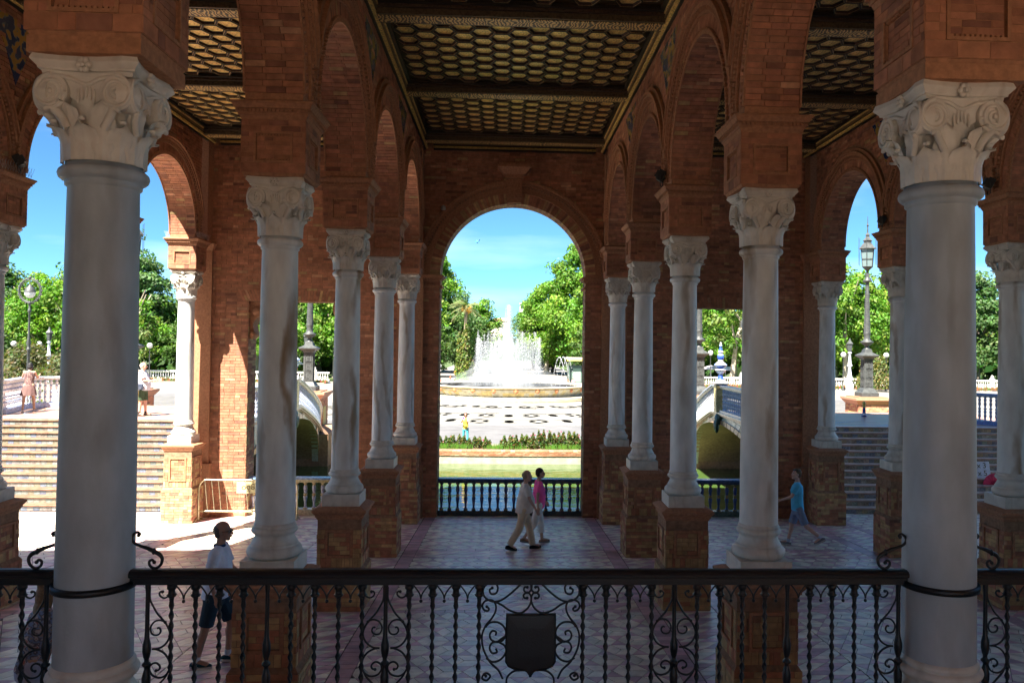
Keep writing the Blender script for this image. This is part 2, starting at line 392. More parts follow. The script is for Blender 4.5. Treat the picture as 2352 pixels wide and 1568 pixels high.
for xr in (XOL, XL, XR, XOR):
    for s_ in (-1, 1):
        bandx(xr+s_*.62-.14, xr+s_*.62+.14, FY0, FY1)
    rhombs((xr-.47, xr+.47, FY0, FY1))
strips = [(XOL+.76, XL-.76), (XL+.76, XR-.76), (XR+.76, XOR-.76)]
for xa, xb in strips:
    ys = [FY0]+YR[2:]+[FY1+.75]
    for i in range(len(ys)-1):
        y0, y1 = ys[i]+(.46 if i else 0), ys[i+1]-.46
        if xa == strips[1][0]: hexes((xa, xb, y0, y1))
        else:
            q = xa+.9 if xa > 0 else xb-.9
            if xa > 0: rhombs((xa, q-.01, y0, y1)); hexes((q, xb, y0, y1))
            else: rhombs((q+.01, xb, y0, y1)); hexes((xa, q, y0, y1))
        if i+1 < len(ys)-1:
            bandx(xa, xb, y1, y1+.14); rhombs((xa, xb, y1+.15, y1+.77)); bandx(xa, xb, y1+.78, y1+.92)
hexes((-20, FX0, 9, 23.1)); hexes((FX1, 17, 14, 23.6))
def seen(q):                                        # nearest tiles inside the view cone come first
    cx, cy = q[0][0]
    return cy if abs(cx-.0) < cy*.62 and cy > 8.8 else 1e3+cy
tiles.sort(key=seen)
for poly, c in tiles[:300]:
    t_ = MB(); t_.m = FSH; t_.prism(poly, -.02, random.uniform(-.001, .0015), c); t_.build('tile', 'tile', floor)
t_ = MB(); t_.m = FSH
for poly, c in tiles[300:]: t_.prism(poly, -.02, random.uniform(-.001, .0015), c)
t_.build('tile', 'tile', floor, kind='stuff')

# ================================================================ COLUMN PARTS
def capital_mesh():
    mb = MB(); H = .65
    # bell with flutes
    rs = []
    for i in range(9):
        h = H*.80*i/8; r0 = .215+.02*(i/8)+.075*(i/8)**3; n = 48
        rs.append([((r0+.007*math.cos(24*2*pi*j/n)*(1-i/9))*math.cos(2*pi*j/n), (r0+.007*math.cos(24*2*pi*j/n)*(1-i/9))*math.sin(2*pi*j/n), h) for j in range(n)])
    mb.rings(rs)
    # acanthus leaves: lower eight, upper eight
    for tier, (h0, h1, wd, nl, ph, out) in enumerate(((.0, .26, .155, 8, 0, .035), (.0, .42, .14, 8, pi/8, .05))):
        for k in range(nl):
            a0 = ph+2*pi*k/nl; nu, nv = 9, 9; v = []; 
            for iv in range(nv+1):
                t = iv/nv; wv = wd*(.62+.55*math.sin(pi*min(t*1.05, 1)))*(1-.75*t**6)*(1+.14*math.cos(t*5*2*pi))
                for iu in range(nu+1):
                    u = (iu/nu-.5)
                    rr = .228+.02*t+.075*t**3+.012+out*max(0, t-.6)**2*6*.8+.012*math.cos(u*pi)+.010*abs(math.cos(u*2.5*pi))+.008*tier
                    z = h0+(h1-h0)*(t-max(0, t-.85)*.9) - .02*abs(u)*2*t
                    an = a0+u*wv/.25
                    v.append((rr*math.cos(an), rr*math.sin(an), z))
            f = [(i*(nu+1)+j, i*(nu+1)+j+1, (i+1)*(nu+1)+j+1, (i+1)*(nu+1)+j) for i in range(nv) for j in range(nu)]
            mb.put(v, f, smooth=True)
            tip = a0; rt = .228+.02+.075+.0+out*.77
            mb.ball((rt*math.cos(tip)*.955, rt*math.sin(tip)*.955, h1-.012), (.026, .026, .016), 8, 5)
    # abacus: square with hollowed sides
    def ab(hf, dep):
        pts = []
        for s in range(4):
            for k in range(8):
                t = -1+2*k/8; x = hf*.97*t; y = -hf+dep*math.cos(t*pi/2)
                if k == 0: x = -hf*.90; y = -hf
                a = s*pi/2; pts.append((x*math.cos(a)-y*math.sin(a), x*math.sin(a)+y*math.cos(a)))
        return pts
    lv = ((.325, H*.82), (.33, H*.86), (.35, H*.865), (.352, H*.885), (.385, H*.93), (.39, H*.945), (.375, H))
    mb.rings([[(x, y, z) for x, y in ab(h, .06)] for h, z in lv], True, None, False)
    # volutes and flowers on the four faces
    for s in range(4):
        a = s*pi/2; mb.m = Matrix.Rotation(a, 4, 'Z')
        for sx in (-1, 1):
            cx, cz, yy = sx*.228, H*.645, -.325
            n = 20
            mb.rings([[(cx+(.118)*k_*math.cos(2*pi*j/n), y_, cz+(.118)*k_*math.sin(2*pi*j/n)) for j in range(n)] for k_, y_ in ((.9, yy+.10), (1, yy+.03), (1, yy), (.93, yy-.008))], True, None, False)
            sp = []; rr = []
            for q in range(44):
                th = q/43*2.35*2*pi; ra = .110*(1-q/43*.82); an = pi/2-sx*th
                sp.append((cx+ra*math.cos(an), yy-.010, cz+ra*math.sin(an))); rr.append(.015*(1-q/43*.35))
            mb.tube(sp, rr, 6)
            mb.ball((cx, yy-.010, cz), .020, 8, 5)
            # side roll running back to the corner
            mb.tube([(cx+sx*.01, yy+.02, cz), (cx+sx*.035, yy+.11, cz)], .105, 14)
        ch = spline([(-.235, -.318, H*.655+.10), (-.11, -.312, H*.655+.085), (0, -.295, H*.655+.05), (.11, -.312, H*.655+.085), (.235, -.318, H*.655+.10)], 5)
        mb.tube(ch, .014, 6)
        mb.put([(-.2, -.30, H*.84), (.2, -.30, H*.84), (.11, -.275, H*.60), (0, -.262, H*.52), (-.11, -.275, H*.60)], [(0, 4, 3, 2, 1)])
        for k in range(5):                                     # shell and small sprays below the band
            u = (k-2)*.028; mb.ball((u, -.285, H*.67-abs(u)*.6), (.013, .016, .05), 6, 5)
        for k in range(6):
            an = 2*pi*k/6; mb.ball((.034*math.cos(an), -.335, H*.91+.034*math.sin(an)), (.024, .022, .020), 7, 5)
        mb.ball((0, -.35, H*.91), .018, 7, 5)
        for sx in (-1, 1):                                     # leaf licking up under each volute
            mb.tube(spline([(sx*.12, -.27, H*.30), (sx*.17, -.285, H*.42), (sx*.215, -.325, H*.485), (sx*.255, -.335, H*.45)], 4), [.028]*8+[.02]*4+[.012], 7)
    mb.m = None
    mb.v = [(x*(.94-.07*min(1, z/.5)), y*(.94-.07*min(1, z/.5)), z) for x, y, z in mb.v]
    return mb
def torus_prof(r, z0, z1, out, n=6):
    return [(r+out*math.sin(pi*i/n), z0+(z1-z0)*(1-math.cos(pi*i/n))/2) for i in range(n+1)]
def base_mb():
    mb = MB()
    p = [(.2, 0)]+torus_prof(.255, .0, .13, .055)+[(.262, .135), (.262, .15)]
    p += [(.262-.04*math.sin(pi*i/12)*1.0-.02*i/6*.3, .15+.105*i/6) for i in range(7)]
    p += [(.235, .262)]+torus_prof(.225, .268, .335, .036)+[(.238, .34), (.238, .362), (.222, .385), (.2, .385)]
    mb.lathe(p, 40, z=.19); return mb
def shaft_mb():
    mb = MB(); p = []
    for i in range(15):
        t = i/14; p.append((.2215-.0215*t**1.6, .565+t*3.13))
    p += [(.202, 3.70), (.215, 3.71), (.215, 3.735)]+torus_prof(.212, 3.74, 3.83, .044)+[(.215, 3.85), (.19, 3.85)]
    mb.lathe(p, 48); return mb
CAPM = capital_mesh(); BASEM = base_mb(); SHAFTM = shaft_mb()
pm = MB(); pm.cbox(0, 0, 0, .60, .60, .19)
shared = {}
def smesh(key, mb, mat):
    if (key, mat) not in shared:
        me = mb.mesh(key); me.materials.append(M[mat]); shared[(key, mat)] = me
    return shared[(key, mat)]
UB = []
for k in range(10):
    u = MB(); u.put([(-.5,0,0),(.5,0,0),(-.5,0,1),(.5,0,1),(-.5,-1,0),(.5,-1,0),(-.5,-1,1),(.5,-1,1)], [(4,5,7,6),(4,0,1,5),(6,7,3,2),(5,1,3,7),(4,6,2,0)], brickcol(.45))
    me = u.mesh('brick'); me.materials.append(M['brick']); UB.append(me)
def pedestal(root, yc, single):
    """brick pedestal with a low dado, sunk panels, soldier courses and a moulded cap"""
    z0 = FLOOR(yc+.4)-.02-PED; zd = z0+(.66 if yc < 19 else .86)
    dado = -1.02 if yc < 19 else -1.18
    core = MB(); core.cbox(0, 0, z0, .775, .775, dado-z0); core.frus(0, 0, dado, dado+.055, .3875, .3875, .35, .35)
    core.cbox(0, 0, dado+.055, .70, .70, -.17-dado-.055)
    ped = core.build('pedestal', 'mortar', root)
    cap = MB()
    cap.frus(0, 0, -.20, -.16, .36, .36, .375, .375); cap.cbox(0, 0, -.16, .775, .775, .025); cap.frus(0, 0, -.135, -.075, .385, .385, .43, .43)
    cap.cbox(0, 0, -.075, .865, .865, .03); cap.frus(0, 0, -.045, -.001, .43, .43, .335, .335)
    cap.build('pedestal_cap', 'brickwork', root)
    rest = MB()
    fr = MB()
    count = [0]
    for s in range(4):
        a = s*pi/2; Nn = Vector((math.sin(a), -math.cos(a), 0)); U = Vector((math.cos(a), math.sin(a), 0))
        def em(P, wd, h, d):
            if not single or s in ((2, 3) if root.location.x < 0 else (1, 2)) or count[0] >= 298: return False
            count[0] += 1
            inst(random.choice(UB), 'brick', ped, P, (0, 0, a), (wd, d, h)); return True
        def face(hf, za, zb, ua, ub, cs=.068, bl=.235, pr=.010):
            bricks_on(rest, Nn*hf+U*ua, U, Nn, ub-ua, za, zb, None, cs, bl, .45, pr, .008, em)
        face(.3875, z0, dado-.002, -.3875, .3875)
        zt = -.20; zb = dado+.06
        face(.35, zt-.16, zt, -.35, .35, .16, .085)                 # soldier course under the cap
        if s in (0, 1, 2, 3):
            face(.35, zb, zb+.15, -.35, .35, .15, .085)
            face(.35, zb+.15, zt-.16, -.35, -.22, .068, .13); face(.35, zb+.15, zt-.16, .22, .35, .068, .13)
            face(.35, zb+.20, zt-.21, -.165, .165, .068, .2, .006)
            for (ua, ub, za, zb2) in ((-.22, .22, zb+.15, zb+.19), (-.22, .22, zt-.20, zt-.16), (-.22, -.18, zb+.19, zt-.20), (.18, .22, zb+.19, zt-.20)):
                q = []
                for off in (0, .030):
                    for uu in (ua, ub):
                        for zz in (za, zb2): q.append(Nn*(.35+off)+U*uu+Vector((0, 0, zz)))
                fr.put(q, [(4,6,7,5),(4,5,1,0),(6,2,3,7),(5,7,3,1),(4,0,2,6)])
    fr.build('panel_moulding', 'brickwork', root)
    rest.build('brick', 'brick', ped, kind='stuff')
def column(x, yc, label, shaftm='marble_pale', ped=True, single=False, group='marble columns of the arcades'):
    r = thing('column', label, 'column', (x, yc, PED), 0, group)
    inst(smesh('plinth', pm, 'capital'), 'plinth', r); inst(smesh('base', BASEM, 'capital'), 'base', r)
    inst(smesh('shaft', SHAFTM, shaftm), 'shaft', r); inst(smesh('capital', CAPM, 'capital'), 'capital', r, (0, 0, 3.85))
    if ped: pedestal(r, yc, single)
    return r
rows = ['nearest row', 'second row', 'third row', 'fourth row']
order = ['huge foreground', 'first', 'second', 'third', 'last']
KN = (6.055-PED)/4.5
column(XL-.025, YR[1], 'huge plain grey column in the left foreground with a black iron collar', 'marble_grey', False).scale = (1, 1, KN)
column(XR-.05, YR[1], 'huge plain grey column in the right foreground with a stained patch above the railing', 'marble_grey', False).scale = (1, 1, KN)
column(XL, YR[2], 'brown veined marble column just right of the man in the white polo shirt', 'marble_vein', True, True)
column(XL, YR[3], 'veined marble column, second behind the railing on the left of the central aisle', 'marble_vein', True, True)
column(XL, YR[4], 'pale column left of the central aisle, third behind the railing', 'marble_pale')
column(XL, YR[5], 'pale column left of the central aisle standing against the wall beside the big arch', 'marble_pale')
column(XR, YR[2], 'marble column with dark vertical veins just left of the man in the blue shirt', 'marble_vein', True, True)
column(XR, YR[3], 'pale column, second behind the railing on the right of the central aisle', 'marble_pale', True, True)
column(XR, YR[4], 'pale column right of the central aisle, third behind the railing', 'marble_pale')
column(XR, YR[5], 'pale column right of the central aisle standing against the wall beside the big arch', 'marble_pale')
column(XOL, YR[5], 'sunlit cream column at the foot of the left stairs against the brick wall', 'marble_pale')
column(XOL, YR[4], 'column of the outer left row hidden behind the big grey foreground column', 'marble_pale')
column(XOL, YR[3], 'column cut by the left edge of the picture on a brick pedestal', 'marble_pale')
column(XOR, YR[5], 'pale column at the foot of the right stairs against the brick wall', 'marble_pale')
column(XOR, YR[4], 'pale column of the outer right row just left of the big grey foreground column', 'marble_pale')
column(XOR-.05, YR[3], 'brown swirled marble column near the right edge of the picture', 'marble_vein')
for c_ in [q_ for q_ in col.objects if q_.name.startswith('column') and q_.scale.z < 1]:
    for k_ in c_.children:
        if k_.name.split('.')[0] in ('shaft', 'base'): k_.scale = (1.06, 1.06, 1)
for x in (XOL, XOR): column(x, YR[2], 'column of the outer %s row outside the picture' % ('left' if x < 0 else 'right'), 'marble_pale')

# ================================================================ ARCADES
SPR, RA, TH_ = 7.08, 1.67, .32           # springing, intrados radius, half thickness
def impost(root, yc, xo=0, low=False):
    mb = MB(); z = CAPT
    if low: mb.box(xo-.345, xo+.345, yc-.345, yc+.345, z-.10, z+.002)
    mb.frus(xo, yc, z, z+.03, .33, .33, .345, .345); mb.cbox(xo, yc, z+.03, .66, .66, .60)
    for s in range(4):                                              # thick slabs leaving a sunk panel on each face
        a = s*pi/2; mb.m = Matrix.Translation((xo, yc, 0)) @ Matrix.Rotation(a, 4, 'Z')
        for (u0, u1, z0, z1, d) in ((-.353, .353, z+.03, z+.16, .355), (-.353, .353, z+.48, z+.63, .355), (-.353, -.19, z+.16, z+.48, .3548), (.19, .353, z+.16, z+.48, .3548)):
            mb.box(u0, u1, -d, -.325, z0, z1)
        for (u0, u1, z0, z1) in ((-.215, .215, z+.145, z+.17), (-.215, .215, z+.47, z+.495), (-.215, -.19, z+.17, z+.47), (.19, .215, z+.17, z+.47)): mb.box(u0, u1, -.368, -.35, z0, z1)
        for k in range(11): mb.box(-.18+k*.034, -.18+k*.034+.018, -.352, -.33, z+.17, z+.19); mb.box(-.18+k*.034, -.18+k*.034+.018, -.352, -.33, z+.45, z+.47)
        mb.m = None
    mb.frus(xo, yc, z+.63, z+.67, .36, .36, .375, .375); mb.frus(xo, yc, z+.67, z+.70, .385, .385, .385, .385)
    for s in range(4):
        mb.m = Matrix.Translation((xo, yc, 0)) @ Matrix.Rotation(s*pi/2, 4, 'Z')
        for k in range(18): mb.box(-.40+k*.045, -.40+k*.045+.028, -.415, -.38, z+.705, z+.735)
        mb.m = None
    mb.frus(xo, yc, z+.70, z+.74, .39, .39, .39, .39); mb.frus(xo, yc, z+.74, z+.79, .42, .42, .445, .445); mb.frus(xo, yc, z+.79, z+.815, .455, .455, .455, .455); mb.frus(xo, yc, z+.815, z+.85, .455, .455, .34, .34)
    mb.box(xo-TH_, xo+TH_, yc-.358, yc+.358, z+.85, SPR)
    q = MB()
    for s in range(4):
        a = s*pi/2; U = Vector((math.cos(a), math.sin(a), 0)); Nn = Vector((math.sin(a), -math.cos(a), 0)); C0 = Vector((xo, yc, 0))+Nn*.355
        for ua, ub, za, zb in ((-.352, .352, z+.035, z+.145), (-.352, .352, z+.495, z+.628), (-.352, -.217, z+.147, z+.493), (.217, .352, z+.147, z+.493)): bricks_on(q, C0+U*ua, U, Nn, ub-ua, za, zb, None, .055, .22, 0, .005, .006)
        bricks_on(q, Vector((xo, yc, 0))+Nn*.33-U*.185, U, Nn, .37, z+.195, z+.445, None, .05, .2, 0, .005, .006)
    return mb, q
def arcade(x, label, ylist, xa_label):
    root = thing('arcade', label, 'arcade', (x, ylist[0], 0))
    for yc in ylist:
        ib, iq = impost(root, yc-ylist[0], 0, yc == YR[1]); o = ib.build('impost_block', 'brickwork', root); iq.build('brick', 'brick', o, kind='stuff')
    for i in range(len(ylist)-1):
        ym = (ylist[i]+ylist[i+1])/2-ylist[0]; hs = (ylist[i+1]-ylist[i])/2
        vb = MB(); n = 74                                            # voussoir bricks through the thickness
        for k in range(n):
            a0, a1 = pi*k/n+.0012, pi*(k+1)/n-.0035
            cuts = [-TH_, -TH_+.64*(.36 if k % 2 else .30), TH_-.64*(.30 if k % 2 else .36), TH_]
            dr = random.uniform(-.004, .004)
            for c0, c1 in zip(cuts, cuts[1:]):
                c = brickcol(.03); r0, r1 = RA+dr, RA+.24
                c0_, c1_ = c0+(.003 if c0 > -TH_ else 0), c1-(.003 if c1 < TH_ else 0)
                v = [(xx, ym-math.cos(a)*r, SPR+math.sin(a)*r) for xx in (c0_, c1_) for a in (a0, a1) for r in (r0, r1)]
                vb.put(v, [(0,1,3,2), (4,6,7,5), (0,2,6,4), (1,5,7,3), (0,4,5,1), (2,3,7,6)], c)
        vb.build('voussoir_brick', 'brick', root, kind='stuff')
        # solid spandrel wall behind the mouldings
        sw = MB(); rw = RA+.02; pts = []
        nn = 40
        for sgn, xx in ((-1, -TH_+.012), (1, TH_-.012)):
            v = []; f = []
            for k in range(nn+1):
                a = pi*k/nn; yy = ym-math.cos(a)*rw; v.append((xx, yy, SPR+math.sin(a)*rw))
                yt = ym-hs*math.cos(a) if True else yy
                v.append((xx, max(ym-hs, min(ym+hs, ym-math.cos(a)*hs*1.0)), 9.95))
            f = [(2*k, 2*k+2, 2*k+3, 2*k+1) for k in range(nn)]
            v += [(xx, ym-hs, SPR), (xx, ym+hs, SPR)]; f += [(len(v)-2, 0, 1), (len(v)-1, 2*nn+1, 2*nn)]
            sw.put(v, f)
        sw.box(-.3, .3, ym-hs, ym+hs, 9.93, 9.96)
        v = [(xx, ym-math.cos(pi*k/nn)*rw, SPR+math.sin(pi*k/nn)*rw) for k in range(nn+1) for xx in (-TH_+.013, TH_-.013)]
        sw.put(v, [(2*k, 2*k+1, 2*k+3, 2*k+2) for k in range(nn)])
        sw.build('spandrel_wall', 'mortar', root)
        sb = MB()
        for sgn in (-1, 1):
            xx = sgn*(TH_-.012); U = (0, 1, 0) ; 
            def hol(za, zb, ym=ym):
                zz = za-SPR; r = RA+.56
                return [(hs-math.sqrt(max(0, r*r-zz*zz)), hs+math.sqrt(max(0, r*r-zz*zz)))] if zz < r else []
            bricks_on(sb, (xx, ym-hs, 0), U, (sgn, 0, 0), 2*hs, SPR+.3, 9.72, hol, .075, .28, .03, .02)
        sb.build('spandrel_brick', 'brick', root, kind='stuff')
        # mouldings: bead row, plain ring, dentil ring, outer roll; rings stop where the neighbour's begins
        mo = MB()
        def ring(r0, r1, x0, x1, beads=False):
            rm = max(r0, r1); lim = 0 if rm <= hs-.005 else math.acos((hs-.004)/rm)
            n = 44; A = [lim+(pi-2*lim)*k/n for k in range(n+1)]
            for s in (-1, 1):
                if not beads:
                    v = []
                    for a in A:
                        for (rr, xx) in ((r0, x0), (r0, x1), (r1, x1), (r1, x0)): v.append((s*xx, ym-math.cos(a)*rr, SPR+math.sin(a)*rr))
                    f = [(4*k+q, 4*k+(q+1) % 4, 4*k+4+(q+1) % 4, 4*k+4+q) for k in range(n) for q in range(4)]+[(0, 3, 2, 1), (4*n, 4*n+1, 4*n+2, 4*n+3)]
                    mo.put(v, f)
                else:
                    nb = int((pi-2*lim)*rm/.075)
                    for k in range(nb):
                        a = lim+(pi-2*lim)*(k+.5)/nb; da = .020/rm
                        v = [(s*xx, ym-math.cos(aa)*rr, SPR+math.sin(aa)*rr) for xx in (x0, x1) for aa in (a-da, a+da) for rr in (r0, r1)]
                        mo.put(v, [(0,1,3,2), (4,6,7,5), (0,2,6,4), (1,5,7,3), (0,4,5,1), (2,3,7,6)])
        ring(RA-.02, RA+.035, TH_, TH_+.022); ring(RA+.035, RA+.06, TH_, TH_+.04, True)
        ring(RA+.245, RA+.285, TH_-.02, TH_+.035)
        ring(RA+.285, RA+.345, TH_-.02, TH_+.055, True); ring(RA+.345, RA+.40, TH_-.02, TH_+.075); ring(RA+.40, RA+.44, TH_-.02, TH_+.11); ring(RA+.44, RA+.52, TH_-.02, TH_+.05)
        mo.build('archivolt_moulding', 'brickwork', root)
    # blue tile panels over the columns
    for yc in ylist[1:-1] if len(ylist) > 2 else []:
        az = MB()
        for s in (-1, 1):
            xx = s*(TH_+.012); y0 = yc-ylist[0]; p3 = [(xx, y0-.72, 9.52), (xx, y0+.72, 9.52), (xx, y0+.30, 9.0), (xx, y0, 8.45), (xx, y0-.30, 9.0)]
            p4 = [(s*(TH_-.02), a_, b_) for _, a_, b_ in p3]; az.put(p3+p4, [(0, 1, 2, 3, 4)]+[(k, (k+1) % 5, 5+(k+1) % 5, 5+k) for k in range(5)])
        az.build('tile_panel', 'azulejo', root)
    return root
ar = [arcade(XL, 'brick arcade with moulded arches on the left of the central aisle', YR, ''),
      arcade(XR, 'brick arcade with moulded arches on the right of the central aisle', YR, ''),
      arcade(XOL, 'outer left brick arcade, its far arches framing blue sky above the sunlit stairs', YR[1:], ''),
      arcade(XOR, 'outer right brick arcade, its far arches framing sky and the tall iron lamp post', YR[1:], '')]

# ================================================================ END WALL WITH BIG ARCH AND TWO SQUARE OPENINGS
WY0, WY1, ACX, ARR, ASP = 22.4, 23.1, .205, 2.03, 6.23
LO, RO_, OT = (-7.02, -4.42), (4.85, 7.45), 5.43
wall = thing('end_wall', 'brick end wall with a tall round arch between two square openings', 'wall', (ACX, WY0, -.45))
cm = MB(); fz = -.6
def wbox(x0, x1, z0, z1, y0=WY0, y1=WY1): cm.box(x0, x1, y0, y1, z0, z1)
wbox(-8.05, LO[0], fz, 10); wbox(LO[1], ACX-ARR, fz, ASP); wbox(ACX+ARR, RO_[0], fz, ASP); wbox(RO_[1], 8.5, fz, 10)
wbox(LO[0], LO[1], OT, 10); wbox(RO_[0], RO_[1], OT, 10); wbox(LO[1], ACX-ARR-.001, ASP, 10); wbox(ACX+ARR+.001, RO_[0], ASP, 10)
nn = 48
for yy, fl in ((WY0, 0), (WY1, 1)):
    v = []
    for k in range(nn+1):
        a = pi*k/nn; v += [(ACX-math.cos(a)*ARR, yy, ASP+math.sin(a)*ARR), (ACX-math.cos(a)*ARR, yy, 10)]
    cm.put(v, [(2*k, 2*k+2, 2*k+3, 2*k+1) for k in range(nn)])
v = [(ACX-math.cos(pi*k/nn)*ARR, yy, ASP+math.sin(pi*k/nn)*ARR) for k in range(nn+1) for yy in (WY0, WY1)]
cm.put(v, [(2*k, 2*k+1, 2*k+3, 2*k+2) for k in range(nn)])
core = cm.build('wall_core', 'mortar', wall, w=True)
fb = MB()
def hol(za, zb, x0=-8.05):
    out = []
    if zb < OT+.32:
        e = .0 if zb < OT else .0
        out += [(LO[0]-x0, LO[1]-x0), (RO_[0]-x0, RO_[1]-x0)]
    if za < ASP: out.append((ACX-ARR-x0, ACX+ARR-x0))
    elif za-ASP < ARR+.62:
        q = math.sqrt(max(0, (ARR+.62)**2-(za-ASP)**2)); out.append((ACX-q-x0, ACX+q-x0))
    return out
bricks_on(fb, (-8.05, WY0, 0), (1, 0, 0), (0, -1, 0), 16.55, -.55, 9.75, hol, .077, .29, .03, .010)
for x, sg in ((LO[0], 1), (LO[1], -1), (RO_[0], 1), (RO_[1], -1)):
    bricks_on(fb, (x, WY0, 0), (0, 1, 0), (sg, 0, 0), .7, -.55, OT, None, .077, .29, .3)
for x, sg in ((ACX-ARR, 1), (ACX+ARR, -1)):
    bricks_on(fb, (x, WY0, 0), (0, 1, 0), (sg, 0, 0), .7, -.55, ASP, None, .077, .29, .35)
for X0, X1 in (LO, RO_):                                           # flat arch of tall bricks over the openings
    n = int((X1-X0+.3)/.078)
    for k in range(n):
        xa = X0-.15+(X1-X0+.3)*k/n; xm = (X0+X1)/2; sl = (xa-xm)*.10
        for z0, z1 in ((OT, OT+.15), (OT+.155, OT+.31)) if k % 2 else ((OT, OT+.31),):
            c = brickcol(.1); v = []
            for yy in (WY0, WY0-.014):
                for xx in (xa, xa+.068): v += [(max(X0-.16, min(X1+.16, xx+sl*(z0-OT)/.31)), yy, z0), (xx+sl*(z1-OT)/.31, yy, z1-.004)]
            fb.put(v, [(4,6,7,5),(4,5,1,0),(6,2,3,7),(5,7,3,1),(4,0,2,6)], c)
fb.build('brick', 'brick', wall, w=True, kind='stuff')
ab = MB(); n = 96                                                    # arch ring and soffit of header bricks
for k in range(n):
    a0, a1 = pi*k/n+.001, pi*(k+1)/n-.003
    for (y0, y1) in ((WY0-.03, WY0+.26), (WY0+.265, WY0+.5), (WY0+.505, WY1)):
        c = brickcol(.45); v = [(ACX-math.cos(a)*r, yy, ASP+math.sin(a)*r) for yy in (y0, y1) for a in (a0, a1) for r in (ARR-.012, ARR+.27)]
        ab.put(v, [(0,1,3,2), (4,6,7,5), (0,2,6,4), (1,5,7,3), (0,4,5,1), (2,3,7,6)], c)
ab.build('voussoir_brick', 'brick', wall, w=True, kind='stuff')
am = MB()
def aring(r0, r1, d, beads=0):
    n = 60
    if not beads:
        v = []
        for k in range(n+1):
            a = pi*k/n
            for rr, yy in ((r0, WY0), (r0, WY0-d), (r1, WY0-d), (r1, WY0)): v.append((ACX-math.cos(a)*rr, yy, ASP+math.sin(a)*rr))
        am.put(v, [(4*k+q, 4*k+(q+1) % 4, 4*k+4+(q+1) % 4, 4*k+4+q) for k in range(n) for q in range(4)])
    else:
        nb = int(pi*r0/.09)
        for k in range(nb):
            a = pi*(k+.5)/nb; da = .024/r0
            v = [(ACX-math.cos(aa)*rr, yy, ASP+math.sin(aa)*rr) for yy in (WY0, WY0-d) for aa in (a-da, a+da) for rr in (r0, r1)]
            am.put(v, [(0,1,3,2), (4,6,7,5), (0,2,6,4), (1,5,7,3), (0,4,5,1), (2,3,7,6)])
aring(ARR+.272, ARR+.30, .055); aring(ARR+.302, ARR+.43, .034); aring(ARR+.432, ARR+.49, .08, 1); aring(ARR+.492, ARR+.55, .07); aring(ARR+.551, ARR+.62, .11)
for sx in (-1, 1):                                                  # impost mouldings of the big arch
    x = ACX+sx*ARR; xa, xb = (x-.62, x+.07) if sx < 0 else (x-.07, x+.62)
    am.box(xa, xb, WY0-.05, WY1+.05, ASP-.34, ASP-.28); am.box(xa-.0, xb, WY0-.08, WY1+.07, ASP-.10, ASP-.06); am.box(xa-.05 if sx < 0 else xa-.04, xb+.04 if sx < 0 else xb+.05, WY0-.12, WY1+.09, ASP-.058, ASP-.002)
    for k in range(8): am.box(xa+k*.085, xa+k*.085+.05, WY0-.07, WY0-.001, ASP-.16, ASP-.105)
am.build('archivolt_moulding', 'brickwork', wall, w=True)
ks = MB(); z0 = ASP+ARR-.1                                            # keystone bracket
for i, (hw, dp, za, zb) in enumerate(((.20, .16, z0+.1, z0+.22), (.22, .20, z0+.22, z0+.75), (.24, .30, z0+.75, z0+.86))): ks.box(ACX-hw, ACX+hw, WY0-dp, WY0, za, zb)
for k in (-.13, 0, .13): ks.box(ACX+k-.035, ACX+k+.035, WY0-.235, WY0-.19, z0+.26, z0+.72)
ks.frus(ACX, WY0-.1, z0+.86, z0+1.02, .30, .22, .44, .34); ks.box(ACX-.46, ACX+.46, WY0-.46, WY0, z0+1.02, z0+1.08); ks.box(ACX-.42, ACX+.42, WY0-.42, WY0, z0+1.08, z0+1.14)
ks.build('keystone_bracket', 'brickwork', wall, w=True)
co = MB()                                                           # scroll brackets in the corners of the square openings
for X, sg in ((LO[0], 1), (LO[1], -1), (RO_[0], 1), (RO_[1], -1)):
    prof = spline([(X, WY0+.3, OT-1.05), (X+sg*.10, WY0+.3, OT-1.0), (X+sg*.13, WY0+.3, OT-.85), (X+sg*.09, WY0+.3, OT-.66), (X+sg*.17, WY0+.3, OT-.48), (X+sg*.30, WY0+.3, OT-.36), (X+sg*.34, WY0+.3, OT-.18), (X+sg*.32, WY0+.3, OT-.02)], 4)
    v = []
    for q in prof: v += [(q.x, WY0+.12, q.z), (q.x, WY0+.58, q.z), (X, WY0+.58, q.z), (X, WY0+.12, q.z)]
    m_ = len(prof); co.put(v, [(4*k+a, 4*k+(a+1) % 4, 4*k+4+(a+1) % 4, 4*k+4+a) for k in range(m_-1) for a in range(4)])
    for (cx_, cz_, r_) in ((.19, -.27, .13), (.07, -.90, .085)): co.m = Matrix.Translation((X+sg*cx_, WY0+.35, OT+cz_)) @ Matrix.Rotation(pi/2, 4, 'X'); co.lathe([(r_*.3, -.29), (r_*.35, -.27), (r_*.7, -.27), (r_, -.25), (r_, .25), (r_*.7, .27), (r_*.3, .29)], 16); co.m = None
co.build('scroll_bracket', 'brickwork', wall, w=True)
# pilasters facing the last columns
pl = MB()
for x in (XOL+.05, XL, XR, XOR-.05):
    pl.box(x-.36, x+.36, WY0-.10, WY0, -.6, CAPT+.63)
    pl.box(x-.42, x+.42, WY0-.18, WY0, -.6, 1.0); pl.frus(x, WY0-.06, CAPT+.63, CAPT+.80, .38, .10, .45, .16); pl.box(x-TH_, x+TH_, WY0-.40, WY0, CAPT+.80, 9.9)
pl.build('pilaster', 'brickwork', wall, w=True)

